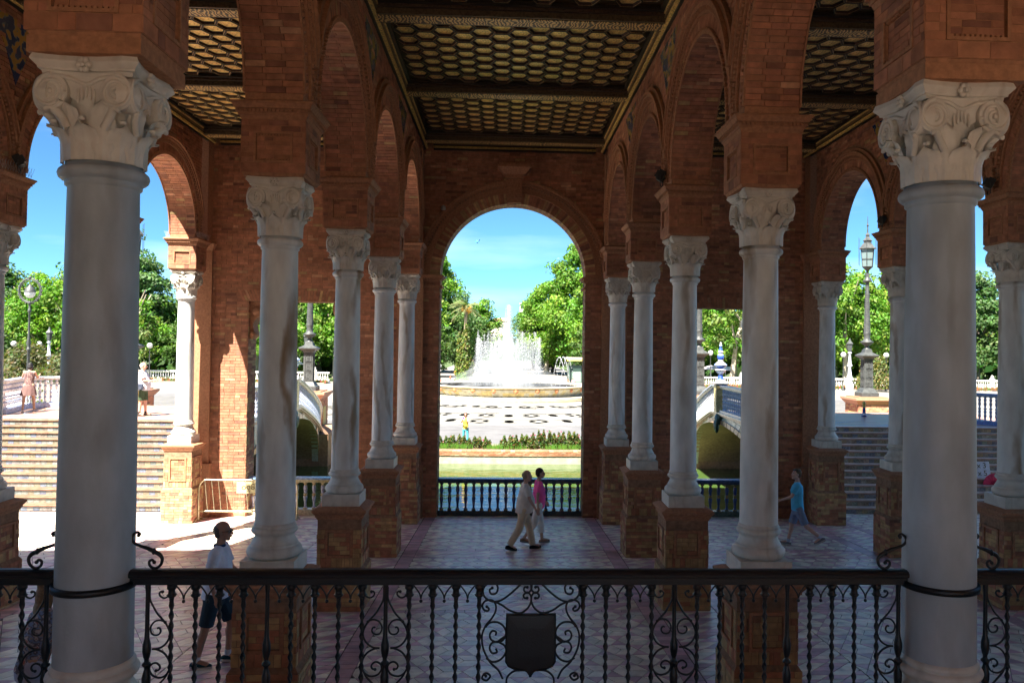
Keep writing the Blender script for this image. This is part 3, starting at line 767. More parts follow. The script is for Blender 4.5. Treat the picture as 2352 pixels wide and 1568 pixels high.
# ================================================================ CEILINGS
CZ = 9.73
hexm = MB(); PXH, PYH = .3385, .468                                     # column pitch, row pitch of the coffers
def hexpts(k, z):
    w2, h2 = .2257*k[0], .234*k[1]; m_ = .1128*k[0]
    return [(w2, 0, z), (m_, h2, z), (-m_, h2, z), (-w2, 0, z), (-m_, -h2, z), (m_, -h2, z)]
lev = [((.998, .998), 0), ((.935, .935), 0), ((.925, .925), .010), ((.875, .875), .012), ((.86, .86), .036), ((.80, .80), .055)]
cs = [(.022, .014, .009), (.022, .014, .009), (.42, .28, .12), (.05, .02, .015), (.035, .018, .01)]
pr = None
for (k, z), c in zip(lev, [None]+cs):
    cur = hexpts(k, z)
    if pr: hexm.put(pr+cur, [(i, (i+1) % 6, 6+(i+1) % 6, 6+i) for i in range(6)], c)
    pr = cur
gm = MB(); gm.put(hexpts((.80, .80), .055), [(0, 5, 4, 3, 2, 1)]); 
gm.put(hexpts((.45, .45), .050)+hexpts((.38, .38), .050)+hexpts((.45, .45), .055)+hexpts((.38, .38), .055), [(i, (i+1) % 6, 6+(i+1) % 6, 6+i) for i in range(6)]+[(i, (i+1) % 6, 12+(i+1) % 6, 12+i) for i in range(6)]+[(6+i, 6+(i+1) % 6, 18+(i+1) % 6, 18+i) for i in range(6)])
hm = hexm.mesh('coffer'); hm.materials.append(M['wood']); gme = gm.mesh('gilded_panel'); gme.materials.append(M['gold'])
ceils = []
ybeams = [1.35, 5.41, 9.47, 13.53, 17.59, 21.65]
names3 = ['left', 'central', 'right']
for ai, (xa, xb) in enumerate(((XOL+.32, XL-.32), (XL+.32, XR-.32), (XR+.32, XOR-.32))):
    for bi in range(len(ybeams)-1):
        y0, y1 = ybeams[bi]+.20, ybeams[bi+1]-.20
        b = MB(); b.box(xa-.3, xb+.3, y0-.25, y1+.25, 10.05, 10.2); o = struct(b.build('coffered_ceiling', 'wood'))
        X0, X1 = xa+.20, xb-.20; Y0, Y1 = y0+.12, y1-.12
        nx = int((X1-X0)/PXH); ny = int((Y1-Y0)/PYH)
        sx, sy = (X1-X0)/(nx+.33)/PXH, (Y1-Y0)/(ny+.5)/PYH
        for i in range(nx):
            for j in range(ny):
                px = X0+(i+.667)*PXH*sx; py = Y0+(j+.5+(.5 if i % 2 else 0))*PYH*sy
                c = inst(hm, 'coffer', o, (px, py, 9.92), (0, 0, 0), (sx, sy, 1)); inst(gme, 'gilded_panel', c)
        e = MB()                                                     # half coffers' fill and stepped borders
        dk, gd = (.03, .02, .012), (.70, .48, .16)
        e.box(X0-.1, X1+.1, Y0-.1, Y1+.1, 9.992, 10.04, (.10, .06, .02))
        for (xx0, xx1, yy0, yy1, zz0, zz1, c) in ((X0-.06, X1+.06, Y0-.06, Y0+.01, 9.90, 9.96, dk), (X0-.06, X1+.06, Y1-.01, Y1+.06, 9.90, 9.96, dk), (X0-.06, X0+.01, Y0, Y1, 9.90, 9.96, dk), (X1-.01, X1+.06, Y0, Y1, 9.90, 9.96, dk),
            (X0-.12, X1+.12, Y0-.095, Y0-.061, 9.87, 9.95, gd), (X0-.12, X1+.12, Y1+.061, Y1+.095, 9.87, 9.95, gd), (X0-.095, X0-.061, Y0-.06, Y1+.06, 9.87, 9.95, gd), (X1+.061, X1+.095, Y0-.06, Y1+.06, 9.87, 9.95, gd)): e.box(xx0, xx1, yy0, yy1, zz0, zz1, c)
        e.build('border_moulding', 'wood', o)
    for yb in ybeams:
        o = MB(); o.box(xa, xb, yb-.2, yb+.2, CZ+.02, 10.1, (.11, .075, .04)); o.box(xa, xb, yb-.26, yb+.26, CZ+.12, 10.1, (.08, .05, .03))
        bo = o.build('ceiling_beam', 'wood'); tag(bo, 'painted wooden beam across the %s aisle ceiling, %s from the far wall' % (names3[ai], ['sixth', 'fifth', 'fourth', 'third', 'second', 'first'][ybeams.index(yb)]), 'beam', 'painted ceiling beams')
        f = MB(); f.box(xa, xb, yb-.14, yb+.14, CZ+.008, CZ+.05); f.build('painted_frieze', 'beam', bo)
    # cornices along the arcades and the end wall
    for s, xx in ((1, xa), (-1, xb)):
        o = MB(); dk = (.02, .014, .01)
        for (d0, d1, z0, z1, c) in ((0, .05, CZ-.04, CZ+.0, dk), (0, .10, CZ+.0, CZ+.055, (.75, .52, .16)), (0, .08, CZ+.055, CZ+.09, dk), (0, .12, CZ+.09, CZ+.18, (.20, .12, .05)), (0, .13, CZ+.18, CZ+.21, (.55, .37, .10)), (0, .15, CZ+.21, CZ+.33, dk)):
            a, b = sorted((xx+s*d0, xx+s*d1)); o.box(a, b, -2, WY0, z0, z1, c)
        tag(o.build('cornice', 'wood'), 'gilded wooden cornice on the %s side of the %s aisle ceiling' % ('left' if s > 0 else 'right', names3[ai]), 'cornice', 'gilded ceiling cornices')
    o = MB()
    for (d1, z0, z1, c) in ((.12, CZ-.04, CZ, dk), (.17, CZ, CZ+.05, (.5, .33, .09)), (.15, CZ+.05, CZ+.09, dk), (.24, CZ+.09, CZ+.2, (.10, .06, .025)), (.6, CZ+.2, CZ+.33, dk)): o.box(xa+.26, xb-.26, WY0-d1, WY0, z0, z1, c)
    tag(o.build('cornice', 'wood'), 'gilded wooden cornice above the end wall of the %s aisle' % names3[ai], 'cornice', 'gilded ceiling cornices')

# ================================================================ REST OF THE BUILDING (roof, landing, wings) and added unseen masses that shape the light
b = MB(); b.box(-9.1, 9.6, -4.9, 23.3, 10.2, 19); b.box(9.6, 13, -4.9, 23.0, 13.2, 18.9); struct(b.build('portico_roof_and_shade_mass', 'brickwork'))  # roof; extra height and right overhang are added, unseen, to shade the right stairs
b = MB(); b.box(-46, 46, -60, -6, -.4, PED-.01, (.20, .17, .14)); struct(b.build('added_bounce_ground', 'paving'))  # added unseen ground behind the viewer, toned for the light it bounces inside
b = MB()
for x0, x1, z0 in ((-9, -7.2, 0), (-7.2, -4.4, 5.0), (-4.4, -1.9, 0), (-1.9, 2.3, 5.8), (2.3, 4.8, 0), (4.8, 7.6, 5.0), (7.6, 9.5, 0)): b.box(x0, x1, -4.9, -4.4, max(z0, PED-.3), 10.2)
tag(b.build('added_back_wall', 'brickwork'), 'added unseen brick wall behind the viewer, its three doorways sized for the light they let in', 'wall')  # wall is made up; door gaps set how much light enters from behind

b = MB(); b.box(-9.0, 9.5, -6, 5.75, -.4, PED); struct(b.build('upper_landing', 'tile', None))
for me in [bpy.data.objects['upper_landing'].data]:
    ca = me.color_attributes['Col']; ca.data.foreach_set('color', [.50, .36, .26, 1]*len(ca.data))
for x0, x1, side in ((-45, -8.95, 'left'), (9.45, 45, 'right')):
    r = thing('palace_wing', 'tall brick palace wing flanking the portico on the %s, out of view' % side, 'building', ((x0+x1)/2, -4, .6))
    b = MB(); b.box(x0, x1, -14, 6, -.5, 19.6); b.c = [(.62,.55,.44)]*len(b.c); b.build('wall', 'plain', r, w=True)
    for zz, hh in ((1.6, 5), (9, 3.4), (14.4, 3)):
        for k in range(8):
            xx = x0+3+k*4.2; q = MB(); q.box(xx, xx+1.7, 5.97, 6.03, zz, zz+hh); q.build('window', 'glass', r, w=True)
            q = MB(); q.box(xx-.2, xx, 5.98, 6.12, zz-.1, zz+hh+.2); q.box(xx+1.7, xx+1.9, 5.98, 6.12, zz-.1, zz+hh+.2); q.box(xx-.3, xx+2, 5.98, 6.18, zz+hh+.2, zz+hh+.45); q.build('window_frame', 'stone', r, w=True)
    q = MB(); q.box(x0, x1, 5.99, 6.5, 19.4, 20.1, (.5, .45, .38)); q.build('cornice', 'stone', r, w=True)
# ================================================================ IRON RAILING BETWEEN THE FOREGROUND COLUMNS
RY, RT = 5.41, 2.795                                   # plane of the railing and its top
def railing(label, x0, x1, spec, cx0, shield=False):
    root = thing('iron_railing', label, 'railing', ((x0+x1)/2, RY, PED))
    r = MB()
    prof = [(-.048, -.020), (-.05, 0), (-.04, .018), (-.02, .026), (.02, .026), (.04, .018), (.05, 0), (.048, -.020), (.03, -.028), (.028, -.072), (-.028, -.072), (-.03, -.028)]
    xs = [x0, x0+.03]+[x0+(x1-x0)*k/30 for k in range(1, 30)]+[x1-.03, x1]
    r.rings([[(x, RY+a*(1 if 0 < i < len(xs)-1 else .75), RT-.026+b) for a, b in prof] for i, x in enumerate(xs)], True, None, False)
    r.build('top_rail', 'iron', root, w=True)
    r = MB(); r.box(x0, x1, RY-.02, RY+.02, PED+.10, PED+.13); r.build('bottom_rail', 'iron', root, w=True)
    zt, zb = RT-.096, PED+.13
    def collar(m, x):
        m.lathe([(.012, 0), (.030, .0), (.030, -.03), (.020, -.04), (.024, -.065), (.033, -.072), (.024, -.085), (.014, -.09)][::-1], 10, x, RY, zt)
    for x, kind in spec:
        m = MB()
        if kind == 'T':
            collar(m, x); n = 84; rs = []
            for i in range(n+1):
                z = zt-.08-(zt-.08-zb)*i/n; a = -(i/n)*2*pi*6.2; fl_ = min(1, 10*min(i/n, 1-i/n)); q = []
                for c_ in range(8):
                    t_ = c_*pi/4; ex, ey = .0172*math.cos(t_), (.0172-.0082*fl_)*math.sin(t_); q.append((x+ex*math.cos(a)-ey*math.sin(a), RY+ex*math.sin(a)+ey*math.cos(a), z))
                rs.append(q)
            m.rings(rs[::-1], True); m.build('twisted_baluster', 'iron', root, w=True)
        else:
            p = [(.013, 0), (.014, .25), (.016, .30), (.026, .345), (.027, .385), (.020, .425), (.014, .44), (.015, .455), (.028, .468), (.028, .478), (.015, .492), (.014, .505), (.019, .52), (.028, .56), (.027, .60), (.017, .66), (.013, .75), (.013, zt-zb)]
            p = [(a, zt-zb-h) for a, h in [(.018, 0)]+[(.017, .02)]+[(a_, .06+h_*.98) for a_, h_ in p[:-1]]+[(.013, zt-zb)]][::-1]
            m.lathe(p, 12, x, RY, zb); m.build('turned_baluster', 'iron', root, w=True)
    xs_ = [x for x, k in spec]
    pd = MB()
    for (xa, ka), (xb, kb) in zip(spec, spec[1:]):
        if 'S' in (ka+kb) or xb-xa > .2: continue
        m_ = (xa+xb)/2
        for s in (-1, 1): pd.tube(spline([(m_+s*.062, RY, zt), (m_+s*.035, RY, zt-.028), (m_+s*.008, RY, zt-.068), (m_, RY, zt-.10)], 4), .0055, 5)
        pd.ball((m_, RY, zt-.115), .0115, 8, 6)
    pd.build('pendant_arches', 'iron', root, w=True)
    # scroll panels either side of each S baluster
    K = .000419*1.05
    c1 = [(935,60),(960,55),(982,85),(965,125),(915,152),(860,130),(825,75),(815,0),(830,-45)]
    c2 = [(1120,-10),(1122,100),(1110,190),(1060,290),(1000,390),(900,500),(840,600),(818,690),(845,780),(900,850),(980,895),(1070,905)]
    c3 = [(890,510),(935,485),(990,480),(1050,505),(1095,570),(1098,630),(1070,685),(1020,700),(975,685),(952,645),(962,605),(985,592),(1003,600)]
    c4 = [(1070,905),(1000,912),(910,955),(850,1020),(815,1100),(815,1195),(850,1270),(915,1318),(985,1322),(1060,1290),(1103,1220),(1100,1160),(1060,1120),(1010,1110),(965,1140),(952,1180),(970,1212),(1008,1222)]
    c5 = [(840,1255),(880,1330),(960,1420),(1030,1500),(1110,1600),(1120,1760)]
    c6 = [(1110,1600),(1040,1680),(930,1790),(850,1890),(815,2000),(850,2100),(950,2180),(1060,2200)]
    for x, k in spec:
        if 'S' not in k: continue
        m = MB()
        for s in (-1, 1):
            if (k == 'SL' and s > 0) or (k == 'SR' and s < 0): continue
            for c in (c1, c2, c3, c4, c5, c6):
                pts = [(x-s*(px-1150)*K*-1 if False else x+s*(1150-px)*K, RY, zt-.004-(py+50)*K) for px, py in c]
                q = spline(pts, 5); n = len(q)
                m.tube(q, [.0068 if c in (c2, c4, c5, c6) else .0062]*n, 6)
                if c in (c1, c3, c4): m.ball(q[0] if c != c4 else q[-1], .0105, 8, 5)
        m.build('scrollwork', 'iron', root, w=True)
    if shield:
        KS = .000975; zc = zt
        S = [[(450,930),(432,945),(445,972),(478,965),(488,925),(465,895),(420,900),(390,935),(395,985),(440,1020),(500,1020),(570,975),(650,900)],
             [(690,925),(672,925),(668,948),(690,965),(715,945),(722,900)],
             [(690,1000),(672,1000),(665,980),(690,960),(715,985),(715,1030),(690,1075),(640,1105),(570,1085),(520,1050),(470,1025)],
             [(415,1060),(430,1075),(420,1090),(395,1080),(385,1050),(405,1020),(450,1015),(475,1045),(475,1090),(450,1140),(410,1190),(385,1260),(395,1350),(440,1440),(500,1500),(530,1560)],
             [(410,1195),(440,1170),(490,1168),(530,1195),(548,1240),(530,1290),(490,1305),(450,1290),(438,1255),(455,1228),(480,1235),(478,1258)],
             [(548,1262),(500,1300),(538,1328),(550,1372),(515,1425),(460,1442),(415,1415)], [(500,1300),(455,1310),(438,1345),(455,1380),(488,1375),(480,1350)],
             [(718,1540),(690,1505),(650,1500),(600,1510),(560,1550),(555,1610)], [(415,1540),(400,1530),(390,1555),(420,1570),(445,1540),(420,1520),(395,1530)]]
        m = MB()
        for s in (-1, 1):
            for c in S:
                q = spline([(.201+s*(718-px)*KS, RY, zc-(py-900)*KS*.98) for px, py in c], 5)
                m.tube(q, .0072, 6); m.ball(q[0], .0105, 8, 5)
        m.build('scrollwork', 'iron', root, w=True)
        sh = [(547,1107),(889,1107),(892,1300),(892,1440),(872,1475),(830,1494),(770,1500),(740,1508),(718,1530),(697,1508),(665,1500),(606,1494),(565,1475),(544,1440),(544,1300)]
        m = MB(); P_ = [(.201+(px-718)*KS, zc-(py-900)*KS*.98) for px, py in sh]; n = len(P_)
        ctr = (.201, zc-.39)
        def rg(k, y): return [(ctr[0]+(a-ctr[0])*k, y, ctr[1]+(b-ctr[1])*k) for a, b in P_]
        m.rings([rg(1, RY+.008), rg(1, RY-.010), rg(.96, RY-.016), rg(.94, RY-.010), rg(.5, RY-.014)], True, None, False)
        m.build('shield_plaque', 'iron', root, w=True)
    return root
sp = .1545; c0 = .201
def seq(s):                                            # pattern outward from the shield
    out = []
    for i, k in enumerate(('T','T','T','T','S','T','T','T','T','K','T','T','T','T')): out.append((c0+s*(.347+i*sp), k))
    out.append((c0+s*(.347+14*sp-.002), 'SR' if s < 0 else 'SL')); return out
spec = sorted(seq(-1)+seq(1))
spec = [(x, {'T':'T','K':'K'}.get(k, k)) for x, k in spec]
railing('black wrought iron railing with twisted bars, scrollwork and a shield in the middle', -2.44, 2.86, spec, 0, True)
def side(x0, s):
    out = [(x0+s*.15, 'SR' if s > 0 else 'SL')]
    for i, k in enumerate(('T','T','T','T','K','T','T')): out.append((x0+s*(.15+(i+1)*sp), k))
    return sorted(out)
railing('black iron railing running off the left edge beyond the grey foreground column', -4.2, -2.82, side(-2.80, -1), 0)
railing('black iron railing running off the right edge beyond the grey foreground column', 3.20, 4.6, side(3.17, 1), 0)
for cx, nm in ((XL-.025, 'left'), (XR-.05, 'right')):
    m = MB(); n = 36; rs = []
    for r_, z in ((.236, -.02), (.254, -.02), (.257, .0), (.254, .022), (.236, .022)): rs.append([(cx+r_*math.cos(2*pi*j/n), RY+r_*math.sin(2*pi*j/n), 2.70+z) for j in range(n)])
    m.rings(rs, False)
    tag(m.build('iron_collar', 'iron'), 'black iron collar clasping the big grey %s foreground column at railing height' % nm, 'collar')
    for s in (-1, 1):
        pts = [(832,690),(840,682),(822,672),(800,690),(794,715),(812,740),(850,757),(890,770),(925,787),(958,805),(975,832),(966,868),(935,888),(905,876),(898,850),(915,838),(928,852)]
        q = spline([(cx+s*(.236+(px-800)*.00108), RY, RT+.004-(px*0+py-889)*.00108) for px, py in pts], 5)
        m = MB(); rr = [.009+.006*math.exp(-((i/len(q)-.5)*9)**2) for i in range(len(q))]; m.tube(q, rr, 8); m.ball(q[0], .013, 8, 5); m.ball(q[-1], .013, 8, 5)
        ctr = q[len(q)//2]; m.ball(ctr, (.012, .022, .022), 8, 6)
        tag(m.build('scroll_bracket', 'iron'), 'small curled iron bracket on top of the railing, %s of the big %s column' % ('right' if s > 0 else 'left', nm), 'bracket')

# ================================================================ CERAMIC BALUSTRADES
BLU, WHT, YEL, NAVY = (.03, .07, .30), (.68, .70, .70), (.50, .36, .10), (.02, .04, .14)
def bal_mesh(key, h, cols, stages=1, n=12):
    """turned ceramic baluster; stages=2 is the tall double vase"""
    m = MB(); one = [(.050, 0), (.058, .0), (.058, .05), (.040, .07), (.030, .11), (.030, .14), (.036, .17), (.030, .20), (.042, .30), (.056, .42), (.052, .47), (.032, .52), (.058, .54), (.058, .56), (.034, .58), (.036, .62), (.050, .70), (.055, .76), (.040, .87), (.030, .90), (.038, .93), (.056, .95), (.056, 1.0)]
    P = []
    for s in range(stages): P += [(r, (s+t)/stages*h) for r, t in one]
    pv = None
    for i, (r, z) in enumerate(P):
        k = (z/h*stages) % 1; c = cols[0] if (.05 < k < .5 or .6 < k < .88) else cols[1]
        cur = [(r*math.cos(2*pi*j/n), r*math.sin(2*pi*j/n), z) for j in range(n)]
        if pv: m.put(pv+cur, [(j, (j+1) % n, n+(j+1) % n, n+j) for j in range(n)], c, True)
        pv = cur
    me = m.mesh('baluster'); me.materials.append(M['ceramic']); return me
B1 = bal_mesh('b1', .72, ((.06, .09, .28), (.30, .22, .10)), 1, 16)
B1_LIT = bal_mesh('b1_lit', .72, ((.40, .42, .58), (.50, .38, .20)), 1, 16)  # paler copy of the dark baluster, sunlight put into its glaze colours
BW = bal_mesh('b2', .86, ((.70, .72, .74), (.30, .36, .55)), 2, 10)
BB = bal_mesh('b3', .86, ((.36, .42, .58), (.58, .60, .64)), 2, 10)
def balustrade(label, pts, bm, gap, h, base, railc, basec, bh, group=None, name='balustrade', wdt=.13, off=.12):
    root = thing(name, label, 'balustrade', pts[0], 0, group)
    P = [Vector(q) for q in pts]
    def strip(z0, z1, hw, c, nm, mat='ceramic'):
        m = MB(); v = []
        for i, q in enumerate(P):
            d = (P[min(i+1, len(P)-1)]-P[max(i-1, 0)]); d.z = 0; d.normalize(); nn_ = Vector((-d.y, d.x, 0))
            for s, z in ((-1, z0), (1, z0), (1, z1), (-1, z1)): v.append(q+nn_*hw*s+Vector((0, 0, z)))
        k = len(P); m.put(v, [(4*i+a, 4*i+(a+1) % 4, 4*i+4+(a+1) % 4, 4*i+4+a) for i in range(k-1) for a in range(4)]+[(0, 3, 2, 1), (4*k-4, 4*k-3, 4*k-2, 4*k-1)], c)
        return m
    m = strip(0, base, wdt, basec, 'base'); m.build('base', 'ceramic', root, w=True)
    m = strip(h-.13, h-.05, wdt*.85, railc[1], 'rail'); m2 = strip(h-.05, h, wdt*1.15, railc[0], 'rail'); 
    b = len(m.v); m.v += m2.v; m.f += [[i+b for i in f] for f in m2.f]; m.c += m2.c; m.sm += m2.sm
    m.build('handrail', 'ceramic', root, w=True)
    tot = 0; acc = [0]
    for a, b in zip(P, P[1:]): tot += (b-a).length; acc.append(tot)
    n = int(tot/gap); zs = (h-.13-base)/bh
    for i in range(n):
        s = (i+.5)/n*tot; k = max(j for j in range(len(acc)) if acc[j] <= s); k = min(k, len(P)-2)
        q = P[k].lerp(P[k+1], (s-acc[k])/(acc[k+1]-acc[k]))-P[0]
        inst(bm, 'baluster', root, (q.x, q.y, q.z+base), (0, 0, 0), (1, 1, zs))
    return root
zf = FLOOR(22.75)
balustrade('dark glazed balustrade across the big arch at the edge of the canal', [(ACX-ARR, 22.78, zf), (ACX+ARR, 22.78, zf)], B1, .223, 1.04, .15, ((.03, .06, .20), (.07, .08, .10)), (.06, .07, .07), .72)
balustrade('sunlit ceramic balustrade in the left square opening behind the crowd barrier', [(LO[0], 22.78, zf), (LO[1], 22.78, zf)], B1_LIT, .223, 1.04, .17, ((.15, .25, .45), (.35, .30, .14)), (.55, .52, .38), .72)  # pale rail and base colours carry the sunlight too
balustrade('blue ceramic balustrade in the right square opening', [(RO_[0], 22.78, zf), (RO_[1], 22.78, zf)], B1, .223, 1.04, .15, ((.05, .12, .34), (.06, .08, .14)), (.10, .14, .12), .72)

# ================================================================ STAIRS, LANDINGS AND BRIDGES
ZL = 1.70
def stairs(x0, x1, label, tc=(.20, .125, .085)):  # light put into tile colours: left darkened against sun, right paler for sky sheen
    root = thing('stairs', label, 'stairs', ((x0+x1)/2, 23.3, -.5)); n = 13; z0 = FLOOR(23.2); ri = (ZL-z0)/n
    for k in range(n):
        y = 23.25+k*.31; z = z0+(k+1)*ri
        m = MB(); m.box(x0, x1, y+.03, y+.34 if k < n-1 else 27.3, z0-.2, z-.045, (.30, .17, .11)); 
        o = m.build('step', 'tile', root, w=True)
        m = MB(); n_ = 10
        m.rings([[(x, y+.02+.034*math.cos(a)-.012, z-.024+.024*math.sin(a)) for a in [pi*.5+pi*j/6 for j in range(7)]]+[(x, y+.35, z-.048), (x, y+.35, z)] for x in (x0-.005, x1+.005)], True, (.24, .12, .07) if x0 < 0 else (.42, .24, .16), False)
        m.build('nosing', 'tile', o, w=True)
        m = MB(); nt_ = int((x1-x0)/.17)
        for i in range(nt_):
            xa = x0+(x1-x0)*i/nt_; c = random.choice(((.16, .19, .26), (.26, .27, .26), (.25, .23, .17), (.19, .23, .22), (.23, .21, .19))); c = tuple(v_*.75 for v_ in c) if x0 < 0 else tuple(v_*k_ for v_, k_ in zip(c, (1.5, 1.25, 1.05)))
            m.box(xa, xa+(x1-x0)/nt_-.006, y+.018, y+.0305, z-ri+.004, z-.052, jit(c, .2))
        m.build('riser_tile', 'ceramic', o, w=True, kind='stuff')
        m = MB(); nt_ = int((x1-x0)/.29)
        for i in range(nt_):
            xa = x0+(x1-x0)*i/nt_
            m.box(xa, xa+(x1-x0)/nt_-.006, y+.06, y+.34, z-.01, z+.004, jit(tc, .15))
        m.build('tread_tile', 'tile', o, w=True, kind='stuff')
    return root
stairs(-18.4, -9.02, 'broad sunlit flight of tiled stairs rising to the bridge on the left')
stairs(9.52, 19.5, 'broad shaded flight of tiled stairs rising to the bridge on the right', (.66, .53, .44))  # pale treads stand in for sky reflected on the glossy tiles
def deckz(y): return ZL if y < 33.5 else ZL-(y-33.5)/(45.5-33.5)*(ZL+1.08)
def bridge(sg, label):
    """landing and arched bridge; inner edge seen from the hall through the square openings"""
    X = lambda x: ACX+sg*(x-ACX)
    root = thing('bridge', label, 'bridge', (X(14), 34, -1.8))
    xe = lambda y: 8.75+max(0, y-27)*.015+max(0, y-33)**2*.011                 # inner edge
    xo = lambda y: 19.6 if sg > 0 else 18.8+0*y
    ya = [27.3+(45.5-27.3)*i/36 for i in range(37)]
    m = MB(); v = []
    for y in ya: v += [(X(xe(y)), y, deckz(y)), (X(xo(y)), y, deckz(y))]
    m.put(v, [(2*i, 2*i+1, 2*i+3, 2*i+2) for i in range(36)], (.40, .23, .16)); m.build('deck', 'tile', root, w=True)
    m = MB()                                           # pale lattice lines in the landing paving
    for k in range(5):
        for d in (-1, 1):
            xc = X(10+2.2*k); p_ = [(xc-1.1, 27.6+ (0 if d > 0 else 1.9)), (xc+1.1, 27.6+(1.9 if d > 0 else 0))]
            dx, dy = p_[1][0]-p_[0][0], p_[1][1]-p_[0][1]; l = math.hypot(dx, dy); nx_, ny_ = -dy/l*.03, dx/l*.03
            m.put([(p_[0][0]-nx_, p_[0][1]-ny_, ZL+.008), (p_[1][0]-nx_, p_[1][1]-ny_, ZL+.008), (p_[1][0]+nx_, p_[1][1]+ny_, ZL+.008), (p_[0][0]+nx_, p_[0][1]+ny_, ZL+.008)], [(0, 1, 2, 3)], (.35, .42, .55))
    a, b = sorted((X(9.0), X(19.2))); m.box(a, b, 27.42, 27.50, ZL-.02, ZL+.007, (.25, .33, .55)); m.build('inlaid_line', 'tile', root, w=True)
    # side walls with elliptical arch
    Y0, Y1 = 24.4, 40.6; yc, ha = (Y0+Y1)/2, (Y1-Y0)/2; zc_ = 1.22; zw = -1.9
    azb = lambda y: zw+(zc_-zw)*math.sqrt(max(0, 1-((y-yc)/ha)**2)) if abs(y-yc) < ha else -9
    for ed, thick in ((xe, .3), (xo, -.3)):
        m = MB(); ys = [23.3+(45.9-23.3)*i/90 for i in range(91)]; v = []
        top = lambda y: (ZL if y >= 27.3 else ZL-.0) if y < 33.5 else deckz(y)
        for y in ys:
            lo = max(azb(y), zw) if abs(y-yc) < ha else zw
            v += [(X(ed(max(y, 27))), y, lo), (X(ed(max(y, 27))), y, max(top(y)-.02, lo+.02)), (X(ed(max(y, 27))+thick), y, lo), (X(ed(max(y, 27))+thick), y, max(top(y)-.02, lo+.02))]
        f = []
        for i in range(90): f += [(4*i, 4*i+1, 4*i+5, 4*i+4), (4*i+2, 4*i+6, 4*i+7, 4*i+3), (4*i, 4*i+4, 4*i+6, 4*i+2)]
        m.put(v, f, (.50, .50, .42)); m.build('face_wall', 'ceramic', root, w=True)
    # facing tiles on the inner face, laid around the arch
    m = MB(); 
    for ring_i in range(5):
        n = 46
        for k in range(n):
            t0, t1 = pi*k/n+.004, pi*(k+1)/n-.004; q = []
            for t_, e in ((t0, ring_i), (t1, ring_i), (t1, ring_i+.93), (t0, ring_i+.93)):
                y = yc-math.cos(t_)*(ha+.34*e); z = zw+math.sin(t_)*(zc_-zw+.20*e); q.append((y, z))
            if max(z for y, z in q) > (deckz(q[0][0])-.14) or min(y for y, z in q) < 23.5: continue
            c = (.46, .27, .16) if ring_i == 0 else jit(random.choice(((.56, .58, .50), (.52, .56, .52), (.60, .58, .44))), .06)
            vv = [(X(xe(max(y, 27))-(.05 if ring_i == 0 else .012)), y, z) for y, z in q]+[(X(xe(max(y, 27))+.02), y, z) for y, z in q]
            m.put(vv, [(0, 1, 2, 3), (0, 4, 5, 1), (1, 5, 6, 2), (2, 6, 7, 3), (3, 7, 4, 0)], c)
    m.build('facing_tile', 'ceramic', root, w=True, kind='stuff')
    # cornice band following the deck, keystone, vault
    m = MB()
    for (z0, z1, d, c) in ((-.16, -.10, .06, (.30, .16, .10)), (-.10, -.03, .13, (.34, .20, .13)), (-.03, .02, .18, (.50, .50, .46))):
        v = []; ys = [24+21.5*i/60 for i in range(61)]
        for y in ys:
            x = xe(max(y, 27)); zz = ZL if y < 33.5 else deckz(y)
            for dx, z in ((-d, z0), (-d, z1), (0.02, z1), (0.02, z0)): v.append((X(x+dx), y, zz+z))
        m.put(v, [(4*i+a, 4*i+(a+1) % 4, 4*i+4+(a+1) % 4, 4*i+4+a) for i in range(60) for a in range(4)], c)
    m.build('cornice', 'ceramic', root, w=True)
    m = MB(); n = 40; v = []
    for k in range(n+1):
        t_ = pi*k/n; y = yc-math.cos(t_)*ha; z = zw+math.sin(t_)*(zc_-zw); v += [(X(xe(max(y, 27))+.02), y, z), (X(xo(y)-.02), y, z)]
    m.put(v, [(2*k, 2*k+2, 2*k+3, 2*k+1) for k in range(n)], (.34, .22, .13)); m.build('vault', 'brick', root, w=True)
    m = MB(); m.box(*sorted((X(9.1), X(19.0))), 40.5, 46, -2.5, -.2, (.34, .2, .12)); m.build('abutment', 'brick', root, w=True)
    kx = X(xe(yc)-.12)
    m = MB(); m.ball((kx, yc, zc_+.20), (.14, .2, .26), 10, 7, (.05, .10, .09)); m.ball((kx-sg*.06, yc-.08, zc_-.05), (.10, .10, .30), 10, 7, (.04, .09, .08)); m.ball((kx-sg*.06, yc+.10, zc_-.02), (.10, .10, .28), 10, 7, (.05, .08, .08)); m.box(*sorted((kx-sg*.02, kx+sg*.2)), yc-.26, yc+.26, zc_+.25, zc_+.42, (.06, .12, .10)); m.build('keystone', 'ceramic', root, w=True)
    return root, xe, xo, X
